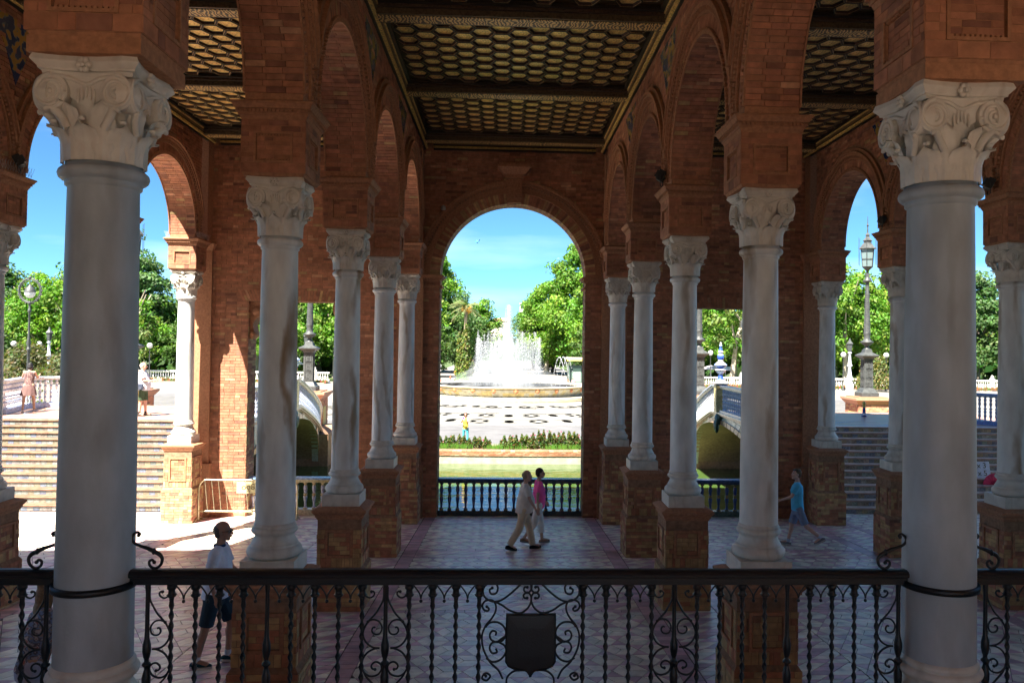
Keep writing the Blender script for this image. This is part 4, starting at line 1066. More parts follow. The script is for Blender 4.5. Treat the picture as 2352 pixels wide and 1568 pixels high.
def finial_pier(x, y, z, label, tall=1.0):
    r = thing('balustrade_pier', label, 'pier', (x, y, z), 0, 'ceramic piers on the bridges')
    m = MB(); m.cbox(0, 0, 0, .42, .42, 1.12, (.50, .42, .20)); 
    for k in range(5):
        for s in range(4):
            m.m = Matrix.Rotation(s*pi/2, 4, 'Z'); m.box(-.17, .17, -.222, -.21, .06+k*.21, .06+k*.21+.195, jit((.52, .42, .18), .2)); m.m = None
    m.frus(0, 0, 1.12, 1.17, .22, .22, .27, .27, (.14, .2, .42)); m.cbox(0, 0, 1.17, .56, .56, .05, (.5, .52, .5)); m.build('post', 'ceramic', r)
    m = MB(); cs_ = (WHT, BLU, (.25, .35, .6))
    P = [(.20, 0), (.21, .05), (.15, .12), (.10, .25), (.09, .33), (.14, .40), (.20, .46), (.24, .52), (.13, .56), (.12, .60), (.24, .66), (.27, .72), (.20, .78), (.10, .86), (.11, .92), (.14, 1.0), (.13, 1.1), (.08, 1.17), (.07, 1.2), (.11, 1.24), (.09, 1.3), (.05, 1.42), (.04, 1.47), (.075, 1.5), (.03, 1.55), (.04, 1.6), (.0, 1.66)]
    for i in range(len(P)-1):
        n = 14; c = cs_[(i//2) % 3]
        m.put([(r_*math.cos(2*pi*j/n), r_*math.sin(2*pi*j/n), 1.22+h*tall) for r_, h in P[i:i+2] for j in range(n)], [(j, (j+1) % n, n+(j+1) % n, n+j) for j in range(n)], c, True)
    m.build('finial', 'ceramic', r); return r
for sg, nm in ((-1, 'left'), (1, 'right')):
    br, xe, xo, X = bridge(sg, 'tile faced arched bridge over the canal seen through the %s square opening' % nm)
    rc = ((.34, .42, .58), (.45, .47, .42)) if sg > 0 else ((.30, .36, .46), (.60, .60, .50))
    pts = [(X(xe(max(y, 27))), y, ZL) for y in [24.2+.5*i for i in range(17)]]
    balustrade('blue ceramic balustrade along the level inner edge of the %s bridge' % nm, pts, BB, .27, 1.12, .12, rc, (.45, .5, .55), .86, 'bridge balustrades')
    pts = [(X(xe(y)), y, deckz(y)) for y in [33.0+.6*i for i in range(21)]]
    balustrade('%s balustrade sloping down the inner edge of the %s bridge towards the plaza' % ('white' if sg > 0 else 'blue and white', nm), pts, BW if sg > 0 else BB, .27, 1.12, .12, rc, (.6, .62, .6), .86, 'bridge balustrades')
    finial_pier(X(xe(32.6)), 32.6, ZL, 'ceramic pier with a tall white and blue finial at the crown of the %s bridge' % nm)
balustrade('white ceramic balustrade curving round the left landing where the woman in the dress leans', [(-17.25, 28.6, ZL), (-17.5, 29.4, ZL), (-17.72, 30.2, ZL), (-17.95, 30.9, ZL), (-17.98, 31.4, ZL), (-17.75, 31.9, ZL), (-17.3, 32.25, ZL), (-16.6, 32.5, ZL), (-15.8, 32.6, ZL)], BW, .19, 1.18, .18, ((.62, .66, .75), (.62, .60, .55)), (.30, .38, .58), .86, 'bridge balustrades')
finial_pier(-17.45, 28.3, ZL, 'ceramic pier ending the curved white balustrade at the far left')
balustrade('white balustrade descending to the right of the tall iron lamp post on the right', [(13.4+.62*i, 40-.45*i, deckz(44)-.3+.155*i) for i in range(12)], BW, .2, 1.1, .12, ((.70, .72, .75), (.66, .66, .62)), (.6, .62, .64), .86, 'bridge balustrades')
balustrade('white balustrade seen between the big grey column and the swirled marble column', [(15.2, 31.0, ZL-.1), (16.75, 29.4, ZL)], BW, .19, 1.12, .14, ((.62, .66, .75), (.62, .62, .6)), (.6, .62, .64), .86, 'bridge balustrades')
balustrade('blue balustrade beside the stairs at the right edge of the picture', [(17.0, 28.6, ZL), (17.9, 27.2, ZL), (18.6, 25.6, .9), (19.2, 24.2, .1)], BB, .19, 1.12, .14, ((.10, .2, .5), (.3, .35, .45)), (.15, .22, .5), .86, 'bridge balustrades')
finial_pier(16.9, 28.9, ZL, 'yellow tiled pier with a tall white and blue finial near the right edge')

# ================================================================ CANAL AND PLAZA
PZ = -1.10
ye = lambda x: 41.65+min(x*x/120, 22)
xs = [-420, -300, -200, -120, -80, -60]+[-50+i for i in range(101)]+[60, 80, 120, 200, 300, 420]
m = MB(); v = []
for x in xs: v += [(x, ye(x)+.34, PZ), (x, 150, PZ), (x, 900, PZ)]
m.put(v, [(3*i+a, 3*i+3+a, 3*i+4+a, 3*i+1+a) for i in range(len(xs)-1) for a in (0, 1)], (.175, .162, .145)); struct(m.build('plaza_paving', 'paving'))
m = MB(); m.put([(-200, 22.5, -1.78), (200, 22.5, -1.78), (200, 62, -1.78), (-200, 62, -1.78)], [(0, 1, 2, 3)]); struct(m.build('canal_water', 'water'))
m = MB(); m.put([(-900, -300, -3.2), (900, -300, -3.2), (900, 900, -3.2), (-900, 900, -3.2)], [(0, 1, 2, 3)], (.2, .17, .13)); struct(m.build('canal_bed', 'paving'))
m = MB(); m.box(-60, 60, 22.3, 23.12, -3, -.62); m.box(-60, -8.95, 23.1, 24.25, -3, -.62); struct(m.build('quay_wall', 'brickwork'))
m = MB(); cx = [-60+i for i in range(121)]; v = []
for x in cx: v += [(x, ye(x), -3), (x, ye(x), PZ-.26), (x, ye(x)+.4, PZ-.26)]
m.put(v, [(3*i+a, 3*i+3+a, 3*i+4+a, 3*i+1+a) for i in range(120) for a in (0, 1)], (.28, .26, .21)); qw = m.build('canal_wall', 'stone'); tag(qw, 'pale rendered canal wall on the far bank below its brick coping', 'wall')
m = MB()
for i in range(400):
    x0 = -50+i*.25
    for k in range(4):
        c = jit(random.choice(((.36, .18, .10), (.42, .26, .16), (.34, .15, .08))), .15); xa = x0+(.12 if k % 2 else 0)
        y0, y1 = ye(xa)-.05-.015*(k), ye(xa+.24)-.05-.015*k; z0 = PZ-.26+k*.066
        m.put([(xa, y0, z0), (xa+.24, y1, z0), (xa+.24, y1, z0+.06), (xa, y0, z0+.06), (xa, y0+.5, z0+.06), (xa+.24, y1+.5, z0+.06)], [(0, 1, 2, 3), (3, 2, 5, 4)], c)
m.build('coping_brick', 'brick', qw, kind='stuff')
m = MB(); v = []                                     # planting bed
for x in [-24+i for i in range(49)]: v += [(x, ye(x)+.45, PZ+.01), (x, ye(x)+1.9, PZ+.01)]
m.put(v, [(2*i, 2*i+2, 2*i+3, 2*i+1) for i in range(48)], (.16, .10, .06)); struct(m.build('planting_bed', 'paving'))
m = MB(); v = []                                     # pale kerb and the plain grey carriageway
for x in [-40+i for i in range(81)]: v += [(x, ye(x)+1.95, PZ+.012), (x, ye(x)+2.35, PZ+.012)]
m.put(v, [(2*i, 2*i+2, 2*i+3, 2*i+1) for i in range(80)], (.40, .28, .23)); struct(m.build('kerb', 'paving'))
FC = (.39, 86.2); FR = 8.35
m = MB(); v = []
for k in range(73):
    a = pi+pi*k/72; 
    for r_ in (41.6, 31.3): v.append((FC[0]+r_*math.cos(a), FC[1]+r_*math.sin(a), PZ+.004))
m.put(v, [(2*i, 2*i+2, 2*i+3, 2*i+1) for i in range(72)], (.105, .105, .11)); struct(m.build('grey_carriageway', 'paving'))
# black and white pebble mosaic
m = MB(); v = []
for k in range(97):
    a = pi+pi*k/96
    for r_ in (31.2, 11.4): v.append((FC[0]+r_*math.cos(a), FC[1]+r_*math.sin(a), PZ+.006))
m.put(v, [(2*i, 2*i+2, 2*i+3, 2*i+1) for i in range(96)], (.24, .23, .205)); mos = struct(m.build('pebble_mosaic', 'paving'))
m = MB(); GR = (.12, .118, .108)
def pol(r_, a, z=PZ+.011): return (FC[0]+r_*math.sin(a), FC[1]-r_*math.cos(a), z)
def ribbon(pts, wds):
    v = []
    for i, (x, y) in enumerate(pts):
        dx = pts[min(i+1, len(pts)-1)][0]-pts[max(i-1, 0)][0]; dy = pts[min(i+1, len(pts)-1)][1]-pts[max(i-1, 0)][1]; l = math.hypot(dx, dy) or 1
        w_ = wds[i]/2; v += [(x-dy/l*w_, y+dx/l*w_, PZ+.011), (x+dy/l*w_, y-dx/l*w_, PZ+.011)]
    m.put(v, [(2*i, 2*i+1, 2*i+3, 2*i+2) for i in range(len(pts)-1)], GR)
def spiral(rc, ac, Rr, Rt, turns, sgn, wd, up=1):
    P_ = []; W_ = []; n = 40
    for i in range(n):
        t = i/(n-1); k = 1-.85*t; an = t*turns*2*pi; q = pol(rc+up*Rr*k*math.cos(an), ac+sgn*Rt*k*math.sin(an)/rc); P_.append(q[:2]); W_.append(wd*(.55+.6*math.sin(pi*min(1, t*1.5))))
    ribbon(P_, W_)
for rc, Rr, Rt, step in ((28.3, 2.2, 1.75, .150), (23.4, 2.0, 1.5, .150), (14.6, 1.6, 1.2, .20)):
    for i in range(-9, 10):
        a = i*step
        for s in (-1, 1):
            spiral(rc, a+s*step*.25, Rr, Rt, 1.7, s, .62, 1 if i % 2 else -1)
        q = [pol(rc-Rr*1.05+.3*math.cos(2*pi*j/14), a+.3*math.sin(2*pi*j/14)/rc) for j in range(14)]
        if i % 2: m.put([(x, y, PZ+.0118) for x, y, _ in q], [tuple(range(14))], (.17, .165, .15))
for rr in (31.0, 26.9, 22.0, 21.6, 16.6, 12.4):
    P_ = [pol(rr, -1.45+2.9*i/120)[:2] for i in range(121)]; ribbon(P_, [.14]*121)
for i in range(-16, 17):                               # blocks of stripes
    if i % 3 == 0: continue
    a = i*.085
    for j in range(4):
        for r0 in (19.2, 15.2):
            rr = r0+j*.62; da = .038; sh = .012*j
            m.put([pol(rr, a-da+sh), pol(rr, a+da+sh), pol(rr+.3, a+da+sh), pol(rr+.3, a-da+sh)], [(0, 1, 2, 3)], GR)
for i in range(-60, 61):                               # chequered outer ring far to the sides
    for j in range(8):
        a = i*.024
        if abs(a) > .32: m.put([pol(32.5+j*1.1+(.55 if i % 2 else 0), a), pol(32.5+j*1.1+(.55 if i % 2 else 0), a+.024), pol(32.9+j*1.1+(.55 if i % 2 else 0), a+.024), pol(32.9+j*1.1+(.55 if i % 2 else 0), a)], [(0, 1, 2, 3)], GR)
m.build('dark_pebble_pattern', 'paving', mos)

# ================================================================ FOUNTAIN
fo = thing('fountain', 'large round stone fountain with terracotta masks and tall white water jets', 'fountain', (FC[0], FC[1], PZ))
m = MB(); SC, SY_ = (.38, .35, .27), (.37, .31, .18)
def fl(prof, cols):
    n = 96
    for i in range(len(prof)-1):
        r0, z0 = prof[i]; r1, z1 = prof[i+1]
        for j in range(n):
            a0, a1 = 2*pi*j/n, 2*pi*(j+1)/n; c = cols[i] if not callable(cols[i]) else cols[i](j)
            m.put([(r0*math.cos(a0), r0*math.sin(a0), z0), (r0*math.cos(a1), r0*math.sin(a1), z0), (r1*math.cos(a1), r1*math.sin(a1), z1), (r1*math.cos(a0), r1*math.sin(a0), z1)], [(0, 1, 2, 3)], c, False)
stain = lambda j: jit(random.choice((SC, SY_, (.38, .36, .29), (.40, .32, .15))), .08)
fl([(9.6, 0), (9.6, .15), (9.3, .15), (9.3, .30), (9.0, .32), (8.4, .34), (7.75, .40), (7.8, .52), (8.1, .85), (8.3, 1.08), (8.32, 1.14), (8.28, 1.18), (8.4, 1.22), (8.46, 1.34), (8.3, 1.40), (8.05, 1.40), (7.9, 1.30), (7.9, 1.15)],
   [SY_, SY_, SC, stain, SC, SC, SC, stain, stain, (.45, .42, .33), (.3, .2, .1), (.35, .25, .12), (.38, .32, .18), (.45, .42, .34), (.45, .42, .34), SC, SC])
m.build('basin', 'stone', fo)
m = MB(); m.lathe([(.01, 1.18), (7.92, 1.18)], 64); o = m.build('basin_water', 'water', fo)
for k in range(24):
    a = 2*pi*(k+.35)/24; q = MB(); q.m = Matrix.Translation((8.28*math.cos(a), 8.28*math.sin(a), 1.02)) @ Matrix.Rotation(a, 4, 'Z'); tc_ = (.40, .16, .07)
    q.ball((0, 0, 0), (.12, .20, .24), 10, 7, tc_); q.ball((.1, 0, -.03), (.07, .05, .06), 6, 5, tc_)
    for s in (-1, 1): q.ball((.09, s*.08, .06), (.04, .045, .03), 6, 4, (.22, .08, .04)); q.ball((0, s*.19, .05), (.07, .07, .12), 6, 5, tc_)
    q.ball((.10, 0, -.13), (.05, .07, .04), 6, 4, (.2, .07, .04)); q.ball((.02, 0, .2), (.10, .2, .07), 8, 5, tc_); q.build('mask', 'plain', fo)
def shell(r0, r1, z0, z1, pw, n=64, nz=14, a=1.0, mat='spray'):
    m = MB(); rs = []
    for i in range(nz+1):
        t = i/nz; r_ = r0+(r1-r0)*t; z = z0+(z1-z0)*(1-t**pw); rs.append((r_, z, t))
    for i in range(nz):
        al = a*min(1, .25+1.1*rs[i+1][2]) if pw > .9 else a
        m.put([(r_*math.cos(2*pi*j/n), r_*math.sin(2*pi*j/n), z) for r_, z, _ in rs[i:i+2] for j in range(n)], [(j, (j+1) % n, n+(j+1) % n, n+j) for j in range(n)], (al,)*3, True)
    return m.build('water_veil', mat, fo)
shell(.25, .55, 1.2, 9.7, 4, 20, 16, 1.5); shell(.1, 1.3, 1.2, 8.0, 1.6, 32, 14, .8)
shell(3.2, 3.6, 1.2, 5.9, 4, 64, 14, 1.3); shell(2.9, 3.8, 1.2, 5.2, 2.5, 64, 14, 1.0); shell(1.4, 2.3, 1.2, 7.0, 2.2, 40, 14, .8); shell(1.0, 3.0, 1.2, 6.2, 1.5, 48, 12, .6)
shell(3.4, 7.3, 1.3, 3.1, 1.3, 64, 10, .9, 'mist'); shell(2.6, 6.2, 1.3, 3.9, 1.1, 64, 10, .8, 'mist'); shell(3.0, 4.8, 1.3, 5.6, 1.2, 48, 10, .7, 'mist'); shell(.6, 4.2, 1.3, 7.8, 1.3, 48, 10, .6, 'mist'); shell(2, 6.9, 1.3, 2.4, 1.6, 64, 10, 1.2, 'mist')
m = MB(); rnd = random.Random(3)
def drop(x, y, z, s, st=2.2): m.put([(x, y, z+s*st), (x+s, y, z), (x-s*.5, y+s*.87, z), (x-s*.5, y-s*.87, z), (x, y, z-s*st)], [(0, 1, 2), (0, 2, 3), (0, 3, 1), (4, 2, 1), (4, 3, 2), (4, 1, 3)])
def jet(x, y, h, n, sprd=.10, z0=1.2):
    for i in range(n):
        t = rnd.random()**.55; hh = z0+h*t; s = sprd*(1.2-t)*(1 if rnd.random() < .5 else 2.6)+.04
        drop(x+rnd.gauss(0, s), y+rnd.gauss(0, s), hh, rnd.uniform(.007, .018), rnd.uniform(1, 4))
for k in range(44):
    a = 2*pi*k/44; h = 4.5+1.0*rnd.random()+(.5 if k % 4 == 0 else 0); jet(3.35*math.cos(a), 3.35*math.sin(a), h, 240, .07)
for k in range(14): a = 2*pi*k/14; jet(1.7*math.cos(a), 1.7*math.sin(a), 5.2+.9*rnd.random(), 130, .14)
jet(0, 0, 8.6, 2200, .14); jet(0, 0, 6, 300, .5)
for sx in (0,):
    for (x, y) in ((6.2, -1.0), (6.8, 1.5), (7.1, -.5)):             # thin arching side jets
        for i in range(150): t = rnd.random(); drop(x-1.6*t+rnd.gauss(0, .03), y, 1.2+3.1*math.sin(pi*t)*1.0, rnd.uniform(.015, .028), 2)
m.build('water_drops', 'drops', fo)
# ================================================================ TREES
def crown(seed, env, nclump, nleaf, ls, colr, hole=.0):
    rn = random.Random(seed); m = MB()
    for c in range(nclump):
        while True:
            p_ = Vector((rn.uniform(-1, 1), rn.uniform(-1, 1), rn.uniform(-1, 1)))
            if p_.length < 1 and p_.length > .35: break
        k = env(p_); cr_ = rn.uniform(.11, .22); tone = rn.uniform(.7, 1.25); base = rn.choice(colr)
        ctr = Vector((p_.x*k[0], p_.y*k[0], k[1]+p_.z*k[2])); rad = cr_*(k[0]+k[2])*.72
        for q in range(nleaf):
            d = Vector((rn.gauss(0, 1), rn.gauss(0, 1), rn.gauss(0, 1)+.35)).normalized(); rr = rad*(rn.random()**.35)*rn.uniform(.8, 1.15)
            pos = ctr+Vector((d.x*rr*1.15, d.y*rr*1.15, d.z*rr*.75)); s = ls*rn.uniform(.6, 1.3)
            n_ = (d+Vector((rn.gauss(0, .6), rn.gauss(0, .6), rn.gauss(0, .6)+.3))).normalized(); a = n_.orthogonal().normalized(); a = Matrix.Rotation(rn.random()*6.28, 3, n_) @ a; b = n_.cross(a)
            c_ = tuple(max(.004, x*tone*rn.uniform(.8, 1.25)) for x in base)
            m.put([pos-a*s, pos-b*s*.55, pos+a*s, pos+b*s*.55+n_*s*.2], [(0, 1, 2, 3)], c_)
    return m
def trunkm(seed, h, r, lean=.08, bc=(.34, .30, .22), limbs=7, spread=.30):
    rn = random.Random(seed); m = MB(); m.col = bc
    ln = (rn.uniform(-lean, lean), rn.uniform(-lean, lean))
    pts = [Vector((ln[0]*h*t*t+rn.uniform(-.12, .12)*t, ln[1]*h*t*t+rn.uniform(-.12, .12)*t, h*t*.72)) for t in [i/6 for i in range(7)]]
    m.tube(pts, [r*(1.35 if i == 0 else 1-.55*i/6) for i in range(7)], 9)
    for i in range(limbs):
        t0 = rn.uniform(.45, 1); b = pts[0].lerp(pts[-1], t0); an = rn.random()*6.28; L_ = h*spread*rn.uniform(.7, 1.2)
        b = Vector((ln[0]*h*t0*t0, ln[1]*h*t0*t0, h*.72*t0))
        q = [b, b+Vector((math.cos(an)*L_*.4, math.sin(an)*L_*.4, L_*.45)), b+Vector((math.cos(an)*L_*.75, math.sin(an)*L_*.75, L_*1.0))]
        m.tube(spline(q, 3), [r*.42*(1-.11*k) for k in range(7)], 6)
    return m
YG = [(.085, .185, .016), (.11, .215, .02), (.065, .15, .014), (.135, .225, .028)]
DG = [(.055, .11, .018), (.045, .095, .016), (.075, .13, .025)]
GG = [(.07, .135, .045), (.085, .15, .045), (.055, .115, .035)]
protos = {}
def proto(key, env, nc, nl, ls, cols, th, tr, **kw):
    r = thing('tree', 'tree', 'tree', (0, 0, PZ)); crown(hash(key) % 97 if False else len(protos)*11+3, env, nc, nl, ls, cols).build('crown', 'leaf', r)
    trunkm(len(protos)*7+5, th, tr, **kw).build('trunk', 'bark', r); protos[key] = r; return r
proto('plane', lambda p: (4.9*(1.0-.25*p.z), 9.2, 6.3), 95, 140, .25, YG, 13, .42)
proto('tall', lambda p: (5.6*(1.0-.32*p.z), 12.5, 9.6), 135, 155, .30, YG+[YG[1]], 17, .55)
proto('dark', lambda p: (5.4*(1.0-.2*p.z), 9.5, 8.2), 110, 140, .30, DG, 14, .5, bc=(.10, .08, .06))
proto('open', lambda p: (4.2*(1.0-.15*p.z), 7.2, 4.4), 44, 80, .26, YG+[(.13, .17, .05)], 11, .36, lean=.14, bc=(.36, .31, .22), limbs=9)
proto('grey', lambda p: (5.2*(1.0-.3*p.z), 11, 8.4), 110, 140, .29, GG, 15, .5, bc=(.12, .10, .08))
proto('airy', lambda p: (4.4*(1.0-.45*p.z), 13.5, 10), 70, 80, .28, [(.11, .15, .03), (.08, .13, .03), (.15, .17, .05)], 19, .4, limbs=12, spread=.2, bc=(.3, .26, .2))
used_p = set(); tn = [0]
def plant(key, x, y, s, label, sz=1.0):
    r = protos[key]; rz = random.random()*6.28
    if key in used_p: r = copy_thing(r, (x, y, PZ), rz, label)
    else: used_p.add(key); r.location = (x, y, PZ); r.rotation_euler = (0, 0, rz); r['label'] = label
    r.scale = (s, s, s*sz); r['group'] = 'park trees beyond the plaza'
    return r
TR_ = [ # key, x, y, scale, zscale, label
 ('tall', -14.5, 160, 1.05, 1.02, 'tall dense plane tree at the far left inside the big arch'), ('grey', -8.8, 158, .84, .96, 'rounded grey green tree behind the palm in the big arch'), ('plane', -5.9, 176, 1.0, 1.0, 'dark green tree edging the avenue left of the fountain plume'),
 ('dark', -13, 138, .66, .8, 'dark low tree behind the round road sign in the big arch'), ('dark', -8, 172, .8, .9, 'dark tree behind the palm trunk'),
 ('tall', 13.2, 150, 1.05, 1.05, 'huge bright green plane tree right of the fountain in the big arch'), ('tall', 8.3, 158, .86, .95, 'plane tree stepping down towards the avenue right of the fountain'), ('plane', 16.5, 135, 1.15, 1.05, 'bright green tree cut by the right pier of the big arch'),
 ('grey', 6.6, 185, .9, 1, 'hazy tree lining the avenue just right of the plume'), ('dark', 14, 128, .62, .8, 'dark tree behind the kiosk'), ('dark', 10, 165, .9, .8, 'dark tree filling behind the right plane trees'),
 ('open', -77, 116, .9, 1.0, 'pale barked plane tree with a forked trunk beside the ring lamp post'), ('plane', -69.5, 125, 1.05, .95, 'bright plane tree behind the ring lamp post'), ('grey', -85, 140, 1.0, .95, 'dense round grey green tree at the far left edge'), ('tall', -76, 150, .92, .95, 'tall tree behind the ring lamp post'),
 ('dark', -92, 128, .8, .7, 'dark tree at the far left edge'), ('dark', -72, 138, .85, .75, 'dark shaded tree behind the curved balustrade'), ('plane', -62, 122, 1.1, 1.0, 'plane tree half hidden behind the big left column'), ('airy', -61.5, 132, 1.02, 1.05, 'tall feathery tree rising beside the lantern tip'),
 ('grey', -57, 128, 1.0, 1.0, 'grey green tree right of the big left column'), ('open', -50.5, 112, 1.0, 1.05, 'young plane tree with pale limbs left of the sunlit column'), ('tall', -50, 138, .85, .95, 'tall tree just left of the sunlit column'), ('dark', -56, 145, .9, .8, 'dark tree behind the man in green shorts'), ('dark', -48, 125, .7, .7, 'dark low tree left of the sunlit column'),
 ('plane', -35, 128, 1.1, 1.0, 'plane tree showing through the left square opening'), ('open', -30.5, 114, 1.0, 1.1, 'pale trunked tree in the left square opening'), ('dark', -33, 145, 1, .9, 'dark tree deep in the left square opening'), ('plane', -27, 130, 1.0, 1, 'leafy tree behind the iron lamp post in the left square opening'), ('plane', -40, 132, 1, 1, 'tree hidden by the left end wall'),
 ('open', 32, 112, 1.15, 1.1, 'tree with a leaning pale trunk in the right square opening'), ('plane', 29, 122, .9, .85, 'bushy light green tree in the right square opening'), ('dark', 33, 140, 1, .9, 'dark tree deep in the right square opening'), ('plane', 37, 128, 1.1, 1.0, 'tree behind the pale leaning trunk'), ('grey', 27, 138, .9, .9, 'grey green tree at the left edge of the right square opening'),
 ('plane', 50, 116, 1.1, 1.05, 'bright plane tree left of the tall iron lamp post'), ('tall', 55, 132, .92, .95, 'tall plane tree directly behind the iron lamp post'), ('plane', 59.5, 118, 1.1, 1.1, 'bright plane tree right of the tall iron lamp post'), ('dark', 53, 145, .9, .8, 'dark tree behind the lamp post'), ('dark', 61, 140, .9, .8, 'dark tree right of the lamp post'), ('plane', 45, 130, 1.1, 1.05, 'plane tree beside the right end wall'),
 ('plane', 66, 126, 1.1, 1.0, 'plane tree hidden by the big right column'), ('grey', 77, 128, 1.0, .95, 'dark green spreading tree at the right edge'), ('open', 74.5, 108, 1.05, 1.1, 'pale trunked tree beside the ceramic finial at the right edge'), ('plane', 83, 122, 1.05, 1, 'bright tree cut by the right edge of the picture'), ('dark', 78, 142, 1, .85, 'dark tree behind the pale trunk at the right edge'), ('airy', 88, 138, .9, .95, 'airy tree at the right edge of the picture')]
for k, x, y, s, sz, lb in TR_: plant(k, x, y, s, lb, sz)
# far wood closing the gaps
m = MB(); rn = random.Random(9)
for i in range(30000):
    x = rn.uniform(-150, 150)
    if abs(x-1) < 16: continue
    y = 158+rn.uniform(-8, 12); z = PZ+rn.random()**1.0*(12.5+2.5*math.sin(x*.21)+1.5*math.sin(x*.57)); s = rn.uniform(.5, 1.2)
    n_ = Vector((rn.gauss(0, 1), rn.gauss(-.8, .6), rn.gauss(.3, .7))).normalized(); a = n_.orthogonal(); b = n_.cross(a); p0 = Vector((x, y, z)); c = tuple(q*rn.uniform(.6, 1.3) for q in (.035, .075, .016))
    m.put([p0-a*s, p0-b*s*.6, p0+a*s, p0+b*s*.6], [(0, 1, 2, 3)], c)
o = m.build('wood', 'leaf', kind='stuff'); o['label'] = 'dense dark green wood closing the park behind the plane trees'; o['category'] = 'wood'
m = MB(); m.put([(-300, 118, PZ+.02), (-14, 118, PZ+.02), (-14, 400, PZ+.02), (-300, 400, PZ+.02), (14, 118, PZ+.02), (300, 118, PZ+.02), (300, 400, PZ+.02), (14, 400, PZ+.02)], [(0, 1, 2, 3), (4, 5, 6, 7)], (.05, .08, .02)); struct(m.build('park_ground', 'paving'))
m = MB(); m.box(-15, 15, 300, 302, PZ, PZ+3.5, (.05, .09, .03)); o = m.build('hedge', 'leaf'); tag(o, 'low green hedge closing the far end of the avenue', 'hedge')
# palm
pr_ = thing('palm_tree', 'slender palm tree with feathery crown and orange fruit left of the fountain', 'palm tree', (-7.3, 150, PZ), 0)
m = MB(); m.col = (.26, .21, .14); m.tube([(0, 0, 0), (.1, 0, 4), (-.05, 0, 8), (.1, 0, 12.5)], [.40, .30, .27, .34], 9); m.build('trunk', 'bark', pr_)
m = MB(); rn = random.Random(5)
for k in range(34):
    an = rn.random()*6.28; el = rn.uniform(-.5, 1.2); L_ = rn.uniform(2.6, 3.5); p0 = Vector((.1, 0, 12.6)); q = []
    for i in range(9): t = i/8; q.append(p0+Vector((math.cos(an)*L_*t*math.cos(el*(1-t*.3)), math.sin(an)*L_*t*math.cos(el*(1-t*.3)), L_*t*math.sin(el)-1.5*t*t)))
    m.tube(q, .03, 4, (.20, .2, .08))
    for i in range(1, 9):
        for u in range(3):
            pos = q[i-1].lerp(q[i], u/3); d = (q[i]-q[i-1]).normalized(); sd_ = d.cross(Vector((0, 0, 1))).normalized()
            for s in (-1, 1): e = pos+sd_*s*.62*(1-.5*i/9)+d*.25-Vector((0, 0, .25)); m.put([pos, pos+d*.09, e], [(0, 1, 2)], tuple(x*rn.uniform(.8, 1.3) for x in (.16, .19, .09)))
m.build('crown', 'leaf', pr_)
m = MB()
for k in range(24): a = rn.random()*6.28; m.ball((.1+.8*math.cos(a), .8*math.sin(a), 12+rn.uniform(-.4, .5)), (.22, .22, .35), 6, 5, (.5, .26, .04))
m.build('fruit', 'plain', pr_)
def bush(x, y, z, rx, rz_, label, cols, n=900, ls=.14, name='bush', cat='bush', group=None):
    m = MB(); rn = random.Random(int(x*10+y))
    for i in range(n):
        d = Vector((rn.gauss(0, 1), rn.gauss(0, 1), abs(rn.gauss(0, 1)))).normalized(); k = .55+.5*rn.random()+.12*math.sin(d.x*7+x)+.12*math.sin(d.z*9); pos = Vector((d.x*rx*k, d.y*rx*k, d.z*rz_*k+rz_*.12))
        n_ = (d+Vector((rn.gauss(0, .7), rn.gauss(0, .7), rn.gauss(0, .7)))).normalized(); a = n_.orthogonal().normalized(); b = n_.cross(a); s = ls*rn.uniform(.6, 1.4); c = tuple(q*rn.uniform(.7, 1.3) for q in rn.choice(cols))
        m.put([pos-a*s, pos-b*s*.6, pos+a*s, pos+b*s*.6], [(0, 1, 2, 3)], c)
    o = m.build(name, 'leaf'); o.location = (x, y, z); tag(o, label, cat, group); return o
bush(-6.1, 122, PZ, 1.35, 6.6, 'upright glossy magnolia tree in front of the palm', [(.12, .15, .03), (.06, .10, .02), (.16, .17, .04)], 2600, .2, 'magnolia', 'tree')
bush(-5.9, 116, PZ, 1.2, 1.3, 'small clipped round bush left of the fountain', [(.10, .18, .03)], 600, .12)
bush(13.0, 116, PZ, 1.3, 1.9, 'small round bush at the right edge of the big arch', [(.08, .14, .03)], 600, .12)
bush(-61.5, 107, PZ, 4.0, 4.0, 'olive brown bush behind the ring lamp post', [(.09, .085, .03), (.06, .075, .025)], 3800, .2)
bush(-54.5, 104, PZ, 3.4, 3.6, 'olive brown bush right of the big left column', [(.09, .085, .03), (.06, .075, .025)], 3000, .2)
bush(-18.9, 33.2, PZ, .75, 3.15, 'yellow green shrub just beyond the woman in the dress', [(.16, .18, .03), (.09, .12, .02)], 1000, .07)
bush(-17.3, 33.4, PZ, .7, 3.05, 'shrub with yellow leaves right of the woman in the dress', [(.16, .18, .03), (.09, .12, .02)], 900, .07)
bush(49.6, 106, PZ, 2.4, 3.8, 'small round ornamental tree left of the tall iron lamp post', [(.14, .13, .04), (.08, .10, .03)], 2400, .17)
